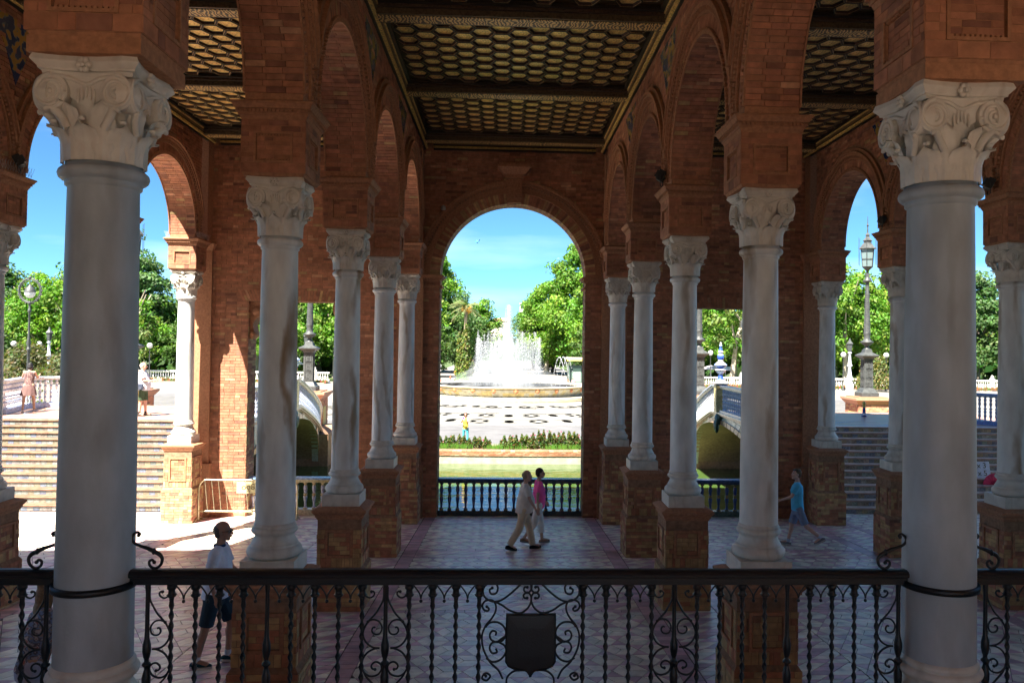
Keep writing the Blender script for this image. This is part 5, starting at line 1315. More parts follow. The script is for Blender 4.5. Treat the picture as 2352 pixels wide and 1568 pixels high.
# roses on the canal edge
rn = random.Random(12)
def rose(x, w_, h, label):
    m = MB(); y0 = ye(x)+1.1
    for i in range(int(850*w_*h*4)):
        px = rn.uniform(-w_, w_); k = (1-(px/w_)**4*.5)*(.42+.35*abs(math.sin(px*5.3+x))+.35*abs(math.sin(px*11+2*x))**3); pz = rn.random()**.7*h*k; py = rn.gauss(0, .22); s = rn.uniform(.03, .06)
        n_ = Vector((rn.gauss(0, 1), rn.gauss(-.4, 1), rn.gauss(.6, 1))).normalized(); a = n_.orthogonal(); b = n_.cross(a); p0 = Vector((px, py, pz)); c = tuple(q*rn.uniform(.6, 1.4) for q in rn.choice(((.035, .075, .012), (.055, .09, .018), (.10, .075, .02))))
        m.put([p0-a*s, p0-b*s*.6, p0+a*s, p0+b*s*.6], [(0, 1, 2, 3)], c)
    for i in range(int(9*w_*h)+1): m.ball((rn.uniform(-w_, w_)*.9, rn.gauss(-.1, .15), h*rn.uniform(.35, 1.02)), .035, 6, 4, rn.choice(((.5, .03, .12), (.5, .05, .10), (.5, .22, .2))))
    o = m.build('rose_bush', 'leaf'); o.location = (x, y0, PZ); tag(o, label, 'rose bush', 'rose bushes along the canal')
for x, w_, h, lb in ((-3.2, .55, .55, 'rose bush at the left jamb of the big arch with a deep pink bloom'), (-2.35, .5, .62, 'low rose bush at the feet of the woman in turquoise trousers'), (-1.35, .55, .55, 'low rose bush just right of the woman in turquoise trousers'), (.25, .35, .62, 'small rose bush right of the gap in the bed'), (1.0, .6, .66, 'rounded rose bush below the fountain centre'), (2.1, .62, .85, 'tallest rose bush, with pink blooms, right of centre'), (3.4, .55, .82, 'spiky rose bush third from the right jamb'), (4.3, .5, .75, 'rose bush with pale blooms by the right jamb'), (-4.2, .6, .6, 'rose bush left of the arch jamb'), (5.3, .5, .7, 'rose bush right of the arch jamb')): rose(x, w_*1.25, h*1.1, lb)
m = MB()
for i in range(9000):
    x = rn.uniform(-5.5, 6); g_ = (.5+.5*math.sin(x*2.1+1))*(1 if x < 0 or x > 1.6 else .25)
    if rn.random() > g_: continue
    y = ye(x)+.55+rn.random()*.35; h = rn.uniform(.12, .34); dx = rn.gauss(0, .05); m.put([(x-.012, y, PZ), (x+.012, y, PZ), (x+dx, y-.03, PZ+h)], [(0, 1, 2)], tuple(q*rn.uniform(.7, 1.3) for q in (.10, .22, .03)))
o = m.build('grass', 'leaf', kind='stuff'); o['label'] = 'bright green grass growing along the canal coping'

# ================================================================ FAR BALUSTRADES, LAMPS, BUILDINGS, KIOSK
WBM = bal_mesh('far', .72, ((.70, .68, .64), (.70, .68, .64)), 1, 6)
def farbal(x0, x1, y, label):
    r = thing('balustrade', label, 'balustrade', (x0, y, PZ), 0, 'white balustrades round the plaza'); L_ = x1-x0
    m = MB(); m.box(0, L_, -.6, .6, 0, .30, (.42, .25, .17)); m.box(0, L_, -.18, .18, .30, .52, (.50, .48, .44)); m.build('plinth_wall', 'white', r)
    m = MB(); m.box(0, L_, -.18, .18, 1.32, 1.52, (.52, .50, .46)); m.build('handrail', 'white', r)
    for k in range(int(L_/6)+1): q = MB(); q.cbox(k*6, 0, .3, .5, .5, 1.45, (.52, .50, .46)); q.lathe([(.26, 1.75), (.12, 1.85), (.2, 2.0), (.05, 2.2)], 8, k*6, 0); q.build('post', 'white', r)
    m = MB()
    n = int(L_/.33)
    for k in range(n):
        x = (k+.5)*.33; m.lathe([(.09, .52), (.06, .62), (.11, .82), (.05, 1.05), (.09, 1.32)], 6, x, 0, 0, (.52, .50, .46))
    m.build('baluster', 'white', r, kind='stuff')
farbal(-98, -24, 112, 'long white balustrade at the far side of the plaza, left half'); farbal(21, 100, 111, 'long white balustrade at the far side of the plaza, right half')
m = MB()
for i in range(15000):
    x = rn.choice((rn.uniform(-95, -24), rn.uniform(22, 98))); y = 110.6+rn.uniform(-.7, .2); s = rn.uniform(.06, .13); m.ball if 0 else m.put([(x-s, y, PZ+.1), (x+s, y, PZ+.1), (x+rn.gauss(0, .05), y, PZ+.1+rn.uniform(.2, .6))], [(0, 1, 2)], tuple(q*rn.uniform(.6, 1.5) for q in rn.choice(((.08, .12, .03), (.14, .10, .03), (.25, .08, .05)))))
o = m.build('flower_bed', 'leaf', kind='stuff'); o['label'] = 'low flower border along the white far balustrade'

def lsc(m): m.v = [(x*(.66 if z < 14.9 else .52), y*(.66 if z < 14.9 else .52), 2.78+(z-2.78)*.59) for x, y, z in m.v]
def big_lamp(x, y, label, z=PZ):
    r = thing('street_lamp', label, 'street lamp', (x, y, z), 0, 'tall iron lamp posts of the bridges')
    m = MB(); bc = (.30, .14, .08); m.cbox(0, 0, 0, 1.75, 1.75, 2.35, bc); m.frus(0, 0, 2.35, 2.6, .88, .88, 1.08, 1.08, (.33, .16, .10)); m.cbox(0, 0, 2.6, 2.2, 2.2, .12, (.36, .19, .12)); m.cbox(0, 0, 2.72, 1.7, 1.7, .06, bc)
    for s in range(4):
        m.m = Matrix.Rotation(s*pi/2, 4, 'Z'); m.box(-.35, .35, -.905, -.87, .5, 1.9, (.40, .36, .12)); m.m = None
    o = m.build('brick_pedestal', 'plain', r)
    q = MB(); 
    for s in range(4): a = s*pi/2; bricks_on(q, Vector((math.sin(a)*.876, -math.cos(a)*.876, 0))-Vector((math.cos(a), math.sin(a), 0))*.87, (math.cos(a), math.sin(a), 0), (math.sin(a), -math.cos(a), 0), 1.74, .05, 2.33, lambda a_, b_: [(.5, 1.24)] if .5 < a_ < 1.9 else [], .09, .3, .2)
    q.build('brick', 'brick', o, kind='stuff')
    m = MB(); lc = (.10, .102, .10); sq = lambda pr_: m.rings([[(h*cx_, h*cy_, z_) for cx_, cy_ in ((-1,-1),(1,-1),(1,1),(-1,1))] for h, z_ in pr_], True, lc, False)
    sq([(.75, 2.78), (.75, 3.15), (.62, 3.25), (.50, 3.5), (.46, 3.6)]); sq([(.40, 3.6), (.38, 6.35)]); sq([(.44, 6.35), (.46, 6.5), (.62, 6.6), (.75, 6.72), (.75, 6.8), (.35, 7.05), (.28, 7.4)])
    for s in range(4):
        m.m = Matrix.Rotation(s*pi/2, 4, 'Z')
        for k in range(3):
            z0 = 3.75+k*.88
            m.box(-.26, .26, -.425, -.39, z0, z0+.05, lc); m.box(-.26, .26, -.425, -.39, z0+.75, z0+.8, lc); m.box(-.26, -.22, -.425, -.39, z0+.05, z0+.75, lc); m.box(.22, .26, -.425, -.39, z0+.05, z0+.75, lc)
            for j in range(5):
                for i_ in (-1, 1): m.ball((i_*.07, -.40, z0+.14+j*.13), (.055, .02, .045), 6, 4, (.03, .03, .03))
                m.ball((0, -.41, z0+.14+j*.13), (.03, .02, .05), 6, 4, lc)
        m.m = None
    m.lathe([(.28, 7.4), (.16, 7.6), (.2, 7.75), (.52, 8.0), (.55, 8.1), (.38, 8.2), (.25, 8.35), (.28, 8.5), (.24, 8.65), (.30, 8.8), (.30, 8.95)], 16, c=lc)
    m.lathe([(.29, 8.95), (.22, 11.1), (.17, 13.0), (.16, 13.9)], 8, c=lc, smooth=False); m.lathe([(.3, 8.95), (.31, 9.0), (.24, 9.05)], 8, c=lc)
    for s in range(8):
        m.m = Matrix.Rotation(s*pi/4+pi/8, 4, 'Z')
        for j in range(22): m.ball((0, -.262+.0045*j*.9, 9.2+j*.17), (.035, .02, .05), 5, 4, (.04, .04, .04))
        m.m = None
    m.lathe([(.16, 13.9), (.36, 14.0), (.38, 14.1), (.22, 14.25), (.14, 14.5), (.2, 14.7), (.12, 14.9), (.14, 15.0)], 12, c=lc)
    lsc(m); m.build('post', 'lamp_iron', r)
    m = MB(); m.lathe([(.12, 15.0), (.2, 15.1), (.55, 15.35), (.6, 15.45)], 6, c=lc, smooth=False)
    for k in range(6): a = k*pi/3; m.tube([(.58*math.cos(a), .58*math.sin(a), 15.4), (.74*math.cos(a), .74*math.sin(a), 17.2)], .035, 5, lc)
    for zz, rr in ((15.45, .60), (16.2, .67), (17.2, .76)): m.tube([(rr*math.cos(k*pi/3), rr*math.sin(k*pi/3), zz) for k in range(7)], .03, 4, lc)
    m.lathe([(.95, 17.2), (.9, 17.28), (.55, 17.7), (.45, 17.75), (.45, 17.95), (.55, 18.0), (.25, 18.3), (.2, 18.5), (.28, 18.55), (.08, 18.8), (.07, 19.4), (.14, 19.5), (.05, 19.7), (.03, 20.4)], 6, c=lc, smooth=False)
    for k in range(6): a = k*pi/3; m.tube([(1.0*math.cos(a), 1.0*math.sin(a), 15.6), (1.0*math.cos(a), 1.0*math.sin(a), 18.3)], .022, 4, lc); m.tube([(.6*math.cos(a), .6*math.sin(a), 17.2), (1.05*math.cos(a), 1.05*math.sin(a), 17.25)], .025, 4, lc)
    lsc(m); m.build('lantern_frame', 'lamp_iron', r)
    m = MB(); m.lathe([(.54, 15.45), (.70, 17.18)], 6, smooth=False); lsc(m); m.build('lantern_glass', 'glass', r)
    return r
lamp = big_lamp(-10.9, 45.6, 'tall grey iron lamp post on a brick pedestal seen in the left square opening'); 
for x, y, lb in ((11.1, 45.6, 'iron lamp post partly hidden behind the second column right of the central aisle'), (20.9, 45.6, 'tall iron lamp post with glazed lantern on a brick pedestal on the right'), (-20.6, 45.6, 'tall iron lamp post whose lantern tip shows just right of the big left column')):
    copy_thing(lamp, (x, y, PZ), 0, lb)
def ring_lamp(x, y, label, s=1):
    r = thing('street_lamp', label, 'street lamp', (x, y, PZ), 0, 'iron ring lamps'); lc = (.045, .055, .06)
    m = MB(); m.lathe([(.34, 0), (.34, .3), (.22, .5), (.2, 1.2), (.16, 1.4), (.13, 1.6), (.12, 4.8), (.19, 4.9), (.19, 5.05), (.12, 5.1), (.14, 5.3), (.2, 5.5), (.1, 6.2), (.08, 8.4), (.15, 8.5), (.15, 8.7), (.08, 8.8), (.1, 9.2), (.2, 9.3), (.06, 9.5)], 12, c=lc); m.build('post', 'lamp_iron', r)
    m = MB(); m.tube([(1.02*math.sin(2*pi*k/28), 0, 10.5+1.02*math.cos(2*pi*k/28)*1.1) for k in range(29)], .075, 6, lc); m.tube([(.9*math.sin(2*pi*k/28), 0, 10.5+.9*math.cos(2*pi*k/28)*1.1) for k in range(29)], .03, 5, lc)
    for k in range(20): a = 2*pi*k/20; m.ball((1.1*math.sin(a), 0, 10.5+1.2*math.cos(a)), (.09, .06, .09), 6, 4, lc)
    m.tube([(0, 0, 11.6), (0, 0, 11.0)], .03, 5, lc); m.ball((0, 0, 11.75), .14, 8, 5, lc); m.build('ring', 'lamp_iron', r)
    m = MB(); m.lathe([(.05, 11.1), (.12, 11.0), (.34, 10.75), (.48, 10.45), (.5, 10.35)], 14, c=(.12, .14, .16)); m.build('lamp_shade', 'lamp_iron', r)
    m = MB(); m.lathe([(.46, 10.35), (.44, 10.1), (.25, 9.85), (.05, 9.8)], 14, c=(.75, .75, .72)); m.build('globe', 'plain', r)
    r.scale = (s, s, s); return r
ring_lamp(-41.3, 72, 'grey iron lamp post with an ornate ring head above the woman in the dress', .92)
ring_lamp(29.3, 96, 'pale ring headed lamp post beside the leaning trunk in the right square opening', .8)
gl = thing('park_lamp', 'white globe lamp left of the olive bush behind the ring lamp post', 'lamp', (-65, 110, PZ), 0, 'globe lamps in the park')
m = MB(); m.lathe([(.2, 0), (.12, .4), (.07, .6), (.06, 4.4), (.14, 4.5)], 8, c=(.14, .17, .17)); m.build('post', 'lamp_iron', gl)
m = MB(); m.ball((0, 0, 4.85), .36, 10, 8, (.55, .55, .53)); m.build('globe', 'plain', gl)
for x, y, lb in ((-63.4, 113, 'white globe lamp directly beside the first behind the ring lamp'), (-46.5, 108, 'white globe lamp left of the sunlit column'), (45.8, 107, 'white globe lamp left of the small ornamental tree'), (52.2, 108, 'white globe lamp right of the small ornamental tree'), (28.4, 110, 'white globe lamp beside the ceramic finial in the right square opening')): copy_thing(gl, (x, y, PZ), 0, lb)
cl = thing('ceramic_lamp', 'white and blue ceramic lamp standard behind the ring lamp post', 'lamp', (-58.8, 107, PZ), 0, 'ceramic lamp standards')
m = MB(); m.lathe([(.5, 0), (.5, .9), (.35, 1.0), (.25, 1.5), (.4, 1.8), (.25, 2.1), (.2, 3.2), (.4, 3.4), (.2, 3.6), (.16, 5), (.3, 5.1), (.12, 5.3)], 10, c=(.62, .66, .74)); m.build('post', 'ceramic', cl)
m = MB(); m.lathe([(.15, 5.3), (.3, 5.4), (.38, 6.3), (.5, 6.35), (.2, 6.7), (.05, 7.1)], 6, c=(.10, .11, .13), smooth=False); m.build('lantern', 'lamp_iron', cl)
for x, y, lb in ((-52.2, 106, 'white ceramic lamp standard right of the big left column'), (46.9, 107.5, 'white ceramic lamp standard left of the small ornamental tree'), (-26.2, 108, 'white ceramic lamp standard in the left square opening')): copy_thing(cl, (x, y, PZ), 0, lb)
# buildings at the end of the avenue
def block(x0, x1, y0, y1, h, c, label, rows_, cols_, roof=None):
    r = thing('building', label, 'building', ((x0+x1)/2, y0, PZ)); m = MB(); m.box(x0, x1, y0, y1, PZ, PZ+h, c); m.build('wall', 'plain', r, w=True)
    for i in range(rows_):
        for j in range(cols_):
            xx = x0+(x1-x0)*(j+.3)/cols_; zz = PZ+h*(i+.35)/rows_; q = MB(); q.box(xx, xx+(x1-x0)/cols_*.45, y0-.05, y0+.02, zz, zz+h/rows_*.42, (.12, .14, .16)); q.build('window', 'plain', r, w=True)
    m = MB()
    if roof: m.rings([[(x0-.6, y0-.6, PZ+h), (x1+.6, y0-.6, PZ+h), (x1+.6, y1, PZ+h), (x0-.6, y1, PZ+h)], [(x0+2, y0+2, PZ+h+1.6), (x1-2, y0+2, PZ+h+1.6), (x1-2, y1-2, PZ+h+1.6), (x0+2, y1-2, PZ+h+1.6)]], True, roof, False)
    else: m.box(x0-.2, x1+.2, y0-.2, y1, PZ+h, PZ+h+.6, c)
    m.build('roof', 'plain', r, w=True)
block(-7.5, 2.4, 420, 432, 18.5, (.66, .58, .42), 'cream building with a low brown roof behind the fountain plume', 3, 4, (.3, .18, .1))
block(9.5, 22, 520, 535, 33, (.72, .72, .72), 'white modern tower block behind the trees right of the plume', 7, 4)
k = thing('kiosk', 'dark kiosk with a pale awning under the trees at the right of the big arch', 'kiosk', (11.3, 122, PZ))
m = MB(); m.box(-1.6, 2.3, 0, 2.5, 0, 2.6, (.06, .10, .08)); m.build('cabin', 'plain', k); m = MB(); m.box(-1.9, 2.6, -.9, 2.7, 3.6, 3.8, (.78, .74, .6)); m.box(-1.9, 2.6, -.95, -.9, 3.3, 3.62, (.72, .5, .12)); m.build('awning', 'plain', k)
m = MB(); m.box(-.9, .3, -.04, .0, .1, 2.2, (.2, .3, .22)); m.build('door', 'plain', k)
for sx in (-1.7, 2.4): m = MB(); m.box(sx-.06, sx+.06, -.85, -.75, 0, 3.6, (.1, .1, .1)); m.build('post', 'plain', k)
s_ = thing('road_sign', 'round white road sign on a thin pole left of the fountain', 'sign', (-9.1, 112, PZ)); m = MB(); m.tube([(0, 0, 0), (0, 0, 2.6)], .05, 6, (.4, .4, .42)); m.build('pole', 'plain', s_)
m = MB(); m.m = Matrix.Translation((0, -.06, 2.55)) @ Matrix.Rotation(pi/2, 4, 'X'); m.lathe([(.01, 0), (.40, 0), (.40, .03), (.01, .03)], 20, c=(.75, .75, .74)); m.m = None; m.box(-.35, .35, -.09, -.06, 1.85, 2.05, (.75, .75, .74)); m.build('disc', 'plain', s_)

# ================================================================ SMALL THINGS IN THE HALL
b = thing('crowd_barrier', 'galvanised crowd control barrier standing before the sunlit wall on the left', 'barrier', (-6.7, 21.65, FLOOR(21.65)))
m = MB(); W_, H_ = 1.28, 1.08; bp = spline([(-W_, 0, .03), (-W_, 0, .75), (-W_+.03, 0, H_-.12), (-W_+.15, 0, H_), (-W_+.4, 0, H_)], 5)+[Vector((W_-.4, 0, H_))]+spline([(W_-.15, 0, H_), (W_-.03, 0, H_-.12), (W_, 0, .75), (W_, 0, .03)], 5)
m.tube(bp, .021, 8); m.tube([(-W_, 0, .26), (W_, 0, .26)], .019, 8); m.build('frame', 'steel', b)
for k in range(13): x = -W_+.19+k*.175; m = MB(); m.tube([(x-.04, 0, H_-.01), (x+.045, 0, .26)], .0085, 6); m.build('bar', 'steel', b)
for s in (-1, 1): m = MB(); m.tube(spline([(s*W_, -.30, .0), (s*W_, -.2, .05), (s*W_, 0, .10), (s*W_, .2, .05), (s*W_, .30, 0)], 3), .016, 6); m.build('foot', 'steel', b)
m = MB(); m.box(-.30, .32, -.012, .012, H_-.34, H_-.05, (.5, .46, .26)); pnl = m.build('name_plate', 'plain', b)
def text(body, loc, size, rot, parent, mat, name='lettering', ext=.003, mirror=False):
    cu = bpy.data.curves.new(name, 'FONT'); cu.body = body; cu.size = size; cu.extrude = ext; cu.align_x = 'CENTER'; cu.align_y = 'CENTER'
    tmp = bpy.data.objects.new('tmp', cu); col.objects.link(tmp); dg = bpy.context.evaluated_depsgraph_get(); me = bpy.data.meshes.new_from_object(tmp.evaluated_get(dg)); bpy.data.objects.remove(tmp)
    if not me.color_attributes: 
        ca = me.color_attributes.new('Col', 'FLOAT_COLOR', 'CORNER'); ca.data.foreach_set('color', [.12, .10, .04, 1]*len(ca.data))
    me.materials.clear(); me.materials.append(M[mat]); o = bpy.data.objects.new(name, me); col.objects.link(o); o.parent = parent; o.location = loc; o.rotation_euler = rot
    if mirror: o.scale = (-1, 1, 1)
    return o
text('8oo', (.0, -.016, H_-.18), .22, (pi/2, 0, 0), pnl, 'plain', mirror=True); text('IGU', (.0, -.016, H_-.29), .07, (pi/2, 0, 0), pnl, 'plain', mirror=True)
def floodlight(x, y, z, rz, label):
    r = thing('floodlight', label, 'floodlight', (x, y, z), rz, 'small floodlights on the cornices'); m = MB(); m.col = (.03, .03, .03)
    m.m = Matrix.Translation((0, 0, .20)) @ Matrix.Rotation(.5, 4, 'X'); m.box(-.11, .11, -.06, .05, -.09, .09); m.box(-.09, .09, .05, .09, -.06, .06); m.m = None; m.build('housing', 'plain', r)
    m = MB(); m.col = (.2, .2, .2); m.m = Matrix.Translation((0, 0, .20)) @ Matrix.Rotation(.5, 4, 'X'); m.box(-.095, .095, -.066, -.06, -.075, .075); m.m = None; m.build('lens', 'glass', r)
    m = MB(); m.tube([(-.12, 0, .2), (-.12, 0, .02), (.12, 0, .02), (.12, 0, .2)], .008, 5, (.05, .05, .05)); m.build('yoke', 'plain', r); return r
cz = CAPT+.85
fl0 = floodlight(XR-.42, YR[3], cz, 1.2, 'small black floodlight on the cornice above the second right column of the central aisle')
for x, y, rz, lb in ((XOL+.42, YR[3], -1.2, 'small floodlight with bird spikes on the cornice at the left edge'), (XOR-.42, YR[4], 1.2, 'small floodlight on the cornice beside the tall lamp post view'), (XOR-.47, YR[3], 1.2, 'small floodlight on the cornice near the right edge')): copy_thing(fl0, (x, y, cz), rz, lb)
for x, y, lb in ((XOL, YR[3], 'thin bird spikes on the cornice at the left edge'), (XOL, YR[5], 'thin bird spikes on the cornice above the sunlit column')):
    m = MB()
    for s in (-1, 1):
        for kk in range(12):
            yy = y-.4+.07*kk
            for a in (-.5, 0, .5): m.tube([(x+s*.40, yy, cz), (x+s*.40+a*.11, yy, cz+.15)], .0025, 3, (.5, .5, .48))
    tag(m.build('bird_spikes', 'plain'), lb, 'bird spikes', 'bird spikes')
m = MB(); m.lathe([(.05, 0), (.07, .03), (.06, .10), (.02, .14)], 8, c=(.45, .42, .38)); o = m.build('loudspeaker', 'plain'); o.location = (ACX-1.95, WY0-.12, ASP+1.78); tag(o, 'small pale round fitting on the wall left of the big arch', 'wall fitting')
# bird in the sky
bd = thing('bird', 'small bluish bird flying in the sky inside the big arch', 'bird', (-1.15, 33, 8.55)); bd.rotation_euler = (.2, -.9, .2)
m = MB(); m.ball((0, 0, 0), (.09, .035, .035), 8, 6, (.03, .12, .22)); m.ball((.10, 0, .01), .025, 6, 5, (.03, .12, .22)); m.put([(-.07, -.02, 0), (-.16, -.04, 0), (-.16, .04, 0), (-.07, .02, 0)], [(0, 1, 2, 3)], (.03, .12, .22)); m.build('body', 'plain', bd)
for s in (-1, 1): m = MB(); m.put([(.05, s*.02, 0), (-.05, s*.02, 0), (-.08, s*.16, .05), (-.06, s*.27, .03), (.02, s*.15, .06)], [(0, 1, 2, 3, 4)], (.05, .2, .34)); m.build('wing', 'plain', bd)
# bollards
for x, y, lb in ((-13.95, 33.2, 'small blue and yellow ceramic bollard right of the man in green shorts'), (14.2, 33.2, 'small blue bollard at the far edge of the right landing')):
    m = MB(); z = 0; pv = None
    for r_, h, c in ((.10, 0, BLU), (.10, .06, BLU), (.065, .14, (.5, .5, .55)), (.06, .35, BLU), (.05, .45, (.6, .45, .08)), (.07, .5, (.6, .45, .08)), (.05, .58, (.6, .45, .08)), (.01, .62, (.6, .45, .08))):
        cur = [(r_*math.cos(2*pi*j/10), r_*math.sin(2*pi*j/10), h) for j in range(10)]
        if pv: m.put(pv+cur, [(j, (j+1) % 10, 10+(j+1) % 10, 10+j) for j in range(10)], c, True)
        pv = cur
    o = m.build('bollard', 'ceramic'); o.location = (x if x > 0 else x+2.6, y-2, ZL); tag(o, lb, 'bollard')
# street seller's wares on the right stairs
fx = thing('folding_fan', 'open bright pink folding fan standing on the right stairs', 'fan', (15.22, 24.36, .195)); m = MB(); n = 16
v = [(0, 0, 0)]+[(.26*math.cos(pi*k/n), -.01*(k % 2), .26*math.sin(pi*k/n)) for k in range(n+1)]; m.put(v+[(a, b_+.012, c) for a, b_, c in v], [(0, k+1, k+2) for k in range(n)]+[(n+2, n+4+k, n+3+k) for k in range(n)]+[(k+1, n+3+k, n+4+k, k+2) for k in range(n)], (.75, .04, .12)); m.build('leaf', 'plain', fx)
m = MB()
for k in range(7): a = pi*(k+.5)/7; m.tube([(0, -.02, 0), (.12*math.cos(a), -.02, .12*math.sin(a))], .006, 4, (.5, .02, .06))
m.build('ribs', 'plain', fx); fx.scale = (1.35,)*3
pc = thing('price_card', 'white handwritten price card with 3 and 5 on the right stairs', 'card', (15.0, 24.72, .36)); m = MB(); m.box(-.34, .34, -.01, .01, 0, .5, (.72, .74, .80)); cdn = m.build('card', 'plain', pc)
text('x 3\nx 5', (.08, -.014, .25), .24, (pi/2, 0, 0), cdn, 'plain'); pc.rotation_euler = (-.25, 0, 0)
# ================================================================ PEOPLE
V = Vector
def cap(m, a, b, ra, rb, n=10, ends=True, sx=1, c=None, side=None):
    """tapered limb with round ends; sx squashes it along 'side'"""
    a, b = V(a), V(b); d = b-a; L_ = d.length
    if L_ < 1e-6: m.ball(a, ra, n, 6); return
    d.normalize(); u = V(side) if side else (V((1, 0, 0)) if abs(d.x) < .9 else V((0, 1, 0))); u = (u-d*u.dot(d)).normalized(); w_ = d.cross(u); rs = []
    def rg(p_, r_): rs.append([p_+u*(r_*sx*math.cos(2*pi*j/n))+w_*(r_*math.sin(2*pi*j/n)) for j in range(n)])
    if ends:
        for t in (.15, .5, .85): rg(a-d*ra*math.cos(t*pi/2), ra*math.sin(t*pi/2))
    for t in (0, .33, .66, 1): rg(a+d*L_*t, ra+(rb-ra)*t)
    if ends:
        for t in (.85, .5, .15): rg(b+d*rb*math.cos(t*pi/2), rb*math.sin(t*pi/2))
    m.rings(rs, True, c)
def loft(m, secs, n=18, c=None):                     # secs: (centre, rx, ry)
    m.rings([[V(o)+V((rx*math.cos(2*pi*j/n), ry*math.sin(2*pi*j/n), 0)) for j in range(n)] for o, rx, ry in secs], True, c)
def fuse(m, name, mat, parent, colr, vox=.012, sm=4, colf=None):
    me = bpy.data.meshes.new('raw'); me.from_pydata(m.v, [], m.f); o = bpy.data.objects.new('raw', me); col.objects.link(o)
    r = o.modifiers.new('r', 'REMESH'); r.mode = 'VOXEL'; r.voxel_size = vox; r.use_smooth_shade = True
    if sm: s = o.modifiers.new('s', 'SMOOTH'); s.iterations = sm; s.factor = .5
    dg = bpy.context.evaluated_depsgraph_get(); me2 = bpy.data.meshes.new_from_object(o.evaluated_get(dg)); bpy.data.objects.remove(o)
    ca = me2.color_attributes.new('Col', 'FLOAT_COLOR', 'POINT'); buf = []
    for v_ in me2.vertices: buf += [*(colf(v_.co) if colf else colr), 1]
    ca.data.foreach_set('color', buf); me2.name = name
    me2.materials.clear(); me2.materials.append(M[mat]); ob = bpy.data.objects.new(name, me2); col.objects.link(ob); ob.parent = parent; return ob
SKIN_, DSK = (.48, .27, .18), (.36, .19, .12)
def person(label, loc, rz, h=1.75, legs=((20, 5), (-20, 25)), arms=((-15, 10, 15), (20, 6, 20)), lean=3, head=(0, 0), skin=SKIN_, top=None, bottom=None, shoes=((.03, .04, .06), .6),
           hair=((.12, .08, .05), 'short'), fem=False, belly=0, glasses=False, fine=True, group=None, grip=False, socks=None, spread=.0, feet=(0, 0), extra=None):
    """local frame: faces +Y, right is +X; leg = (hip swing, knee bend), arm = (swing, abduct, elbow)"""
    root = thing('person', label, 'person', loc, rz, group); K = h/1.75; root.scale = (K, K, K)
    vox = .0085 if fine else .02
    hz = .92; hip = [V((s*(.085 if not fem else .09), 0, hz)) for s in (-1, 1)]; ank = []; kn = []; fd = []
    for i, s in enumerate((-1, 1)):
        a, b = R(legs[i][0]), R(legs[i][1]); k_ = hip[i]+V((s*(.012+spread), math.sin(a)*.43, -math.cos(a)*.43)); an_ = k_+V((s*(-.005+spread), math.sin(a-b)*.41, -math.cos(a-b)*.41)); kn.append(k_); ank.append(an_)
        fa = R(legs[i][2]) if len(legs[i]) > 2 else 0; fd.append(V((s*.12, math.cos(fa), math.sin(fa))).normalized())
    low = min(min(a_.z-.075, (a_+f_*.16).z-.035) for a_, f_ in zip(ank, fd)); up = V((0, 0, -low))
    hip = [q+up for q in hip]; kn = [q+up for q in kn]; ank = [q+up for q in ank]; pel = V((0, 0, hz+.03))+up
    ln = R(lean); T = lambda x, y, z: pel+V((x, y*math.cos(ln)+z*math.sin(ln), z*math.cos(ln)-y*math.sin(ln)))
    sw = .175 if not fem else .155; neck = T(0, 0, .52); sh = [T(s*sw, 0, .475) for s in (-1, 1)]
    hc = T(0, .025, .695); yaw, pit = R(head[0]), R(head[1]); HM = Matrix.Translation(hc) @ Matrix.Rotation(yaw, 4, 'Z') @ Matrix.Rotation(pit, 4, 'X')
    el, wr, hd, ad = [], [], [], []
    for i, s in enumerate((-1, 1)):
        a, ab, e = (R(q) for q in arms[i][:3]); inw = R(arms[i][3]) if len(arms[i]) > 3 else 0
        q = sh[i]+V((s*math.sin(ab)*.28, math.sin(a)*math.cos(ab)*.28, -math.cos(a)*math.cos(ab)*.28)); d = V((s*math.sin(ab)*.3-s*math.sin(inw), math.sin(a+e)*math.cos(inw), -math.cos(a+e)*math.cos(inw))).normalized(); el.append(q); wr.append(q+d*.245); hd.append(d)
    m = MB()                                            # ---- body, one continuous skin
    for i, s in enumerate((-1, 1)):
        cap(m, hip[i]+V((0, 0, .03)), kn[i], .088, .056); cap(m, kn[i], ank[i], .052, .036); cap(m, kn[i].lerp(ank[i], .25)-V((0, .012, 0)), kn[i].lerp(ank[i], .5), .050, .044)
        cap(m, ank[i], ank[i]+fd[i]*.13+V((0, 0, -.035)), .036, .034); cap(m, ank[i]+V((0, -.03, -.035)), ank[i]+V((0, 0, -.01)), .032, .034)
        cap(m, sh[i], el[i], .048, .036); cap(m, el[i], wr[i], .036, .024)
        pd = hd[i]; side_ = V((-s, 0, 0)) if abs(pd.x) < .7 else V((0, 1, 0)); nrm = pd.cross(V((0, 1, 0))); nrm = nrm.normalized() if nrm.length > .1 else V((1, 0, 0)); acr = pd.cross(nrm).normalized()
        pc_ = wr[i]+pd*.075; cap(m, wr[i], pc_, .024, .030, 8, True, .62, None, nrm)
        for f in range(4):
            off = acr*(f-1.5)*.0195; l_ = (.066, .078, .074, .058)[f]; c0_ = pc_+off+pd*.008; bend = .85 if grip else .35
            inn = nrm*(1 if nrm.x*s < 0 else -1); p1 = c0_+pd*l_*.5+inn*l_*.12; p2 = p1+(pd*(1-bend)+inn*bend).normalized()*l_*.5; cap(m, c0_, p1, .0098, .009, 6); cap(m, p1, p2, .009, .0075, 6)
        th0 = wr[i]+pd*.03+acr*(-.022 if acr.y < 0 else .022); ax_ = acr*(-1 if acr.y < 0 else 1); cap(m, th0, th0+(pd*.8+ax_*.6).normalized()*.035, .0125, .011, 6); cap(m, th0+(pd*.8+ax_*.6).normalized()*.035, th0+(pd*.8+ax_*.6).normalized()*.035+(pd+ax_*.1).normalized()*.03, .011, .009, 6)
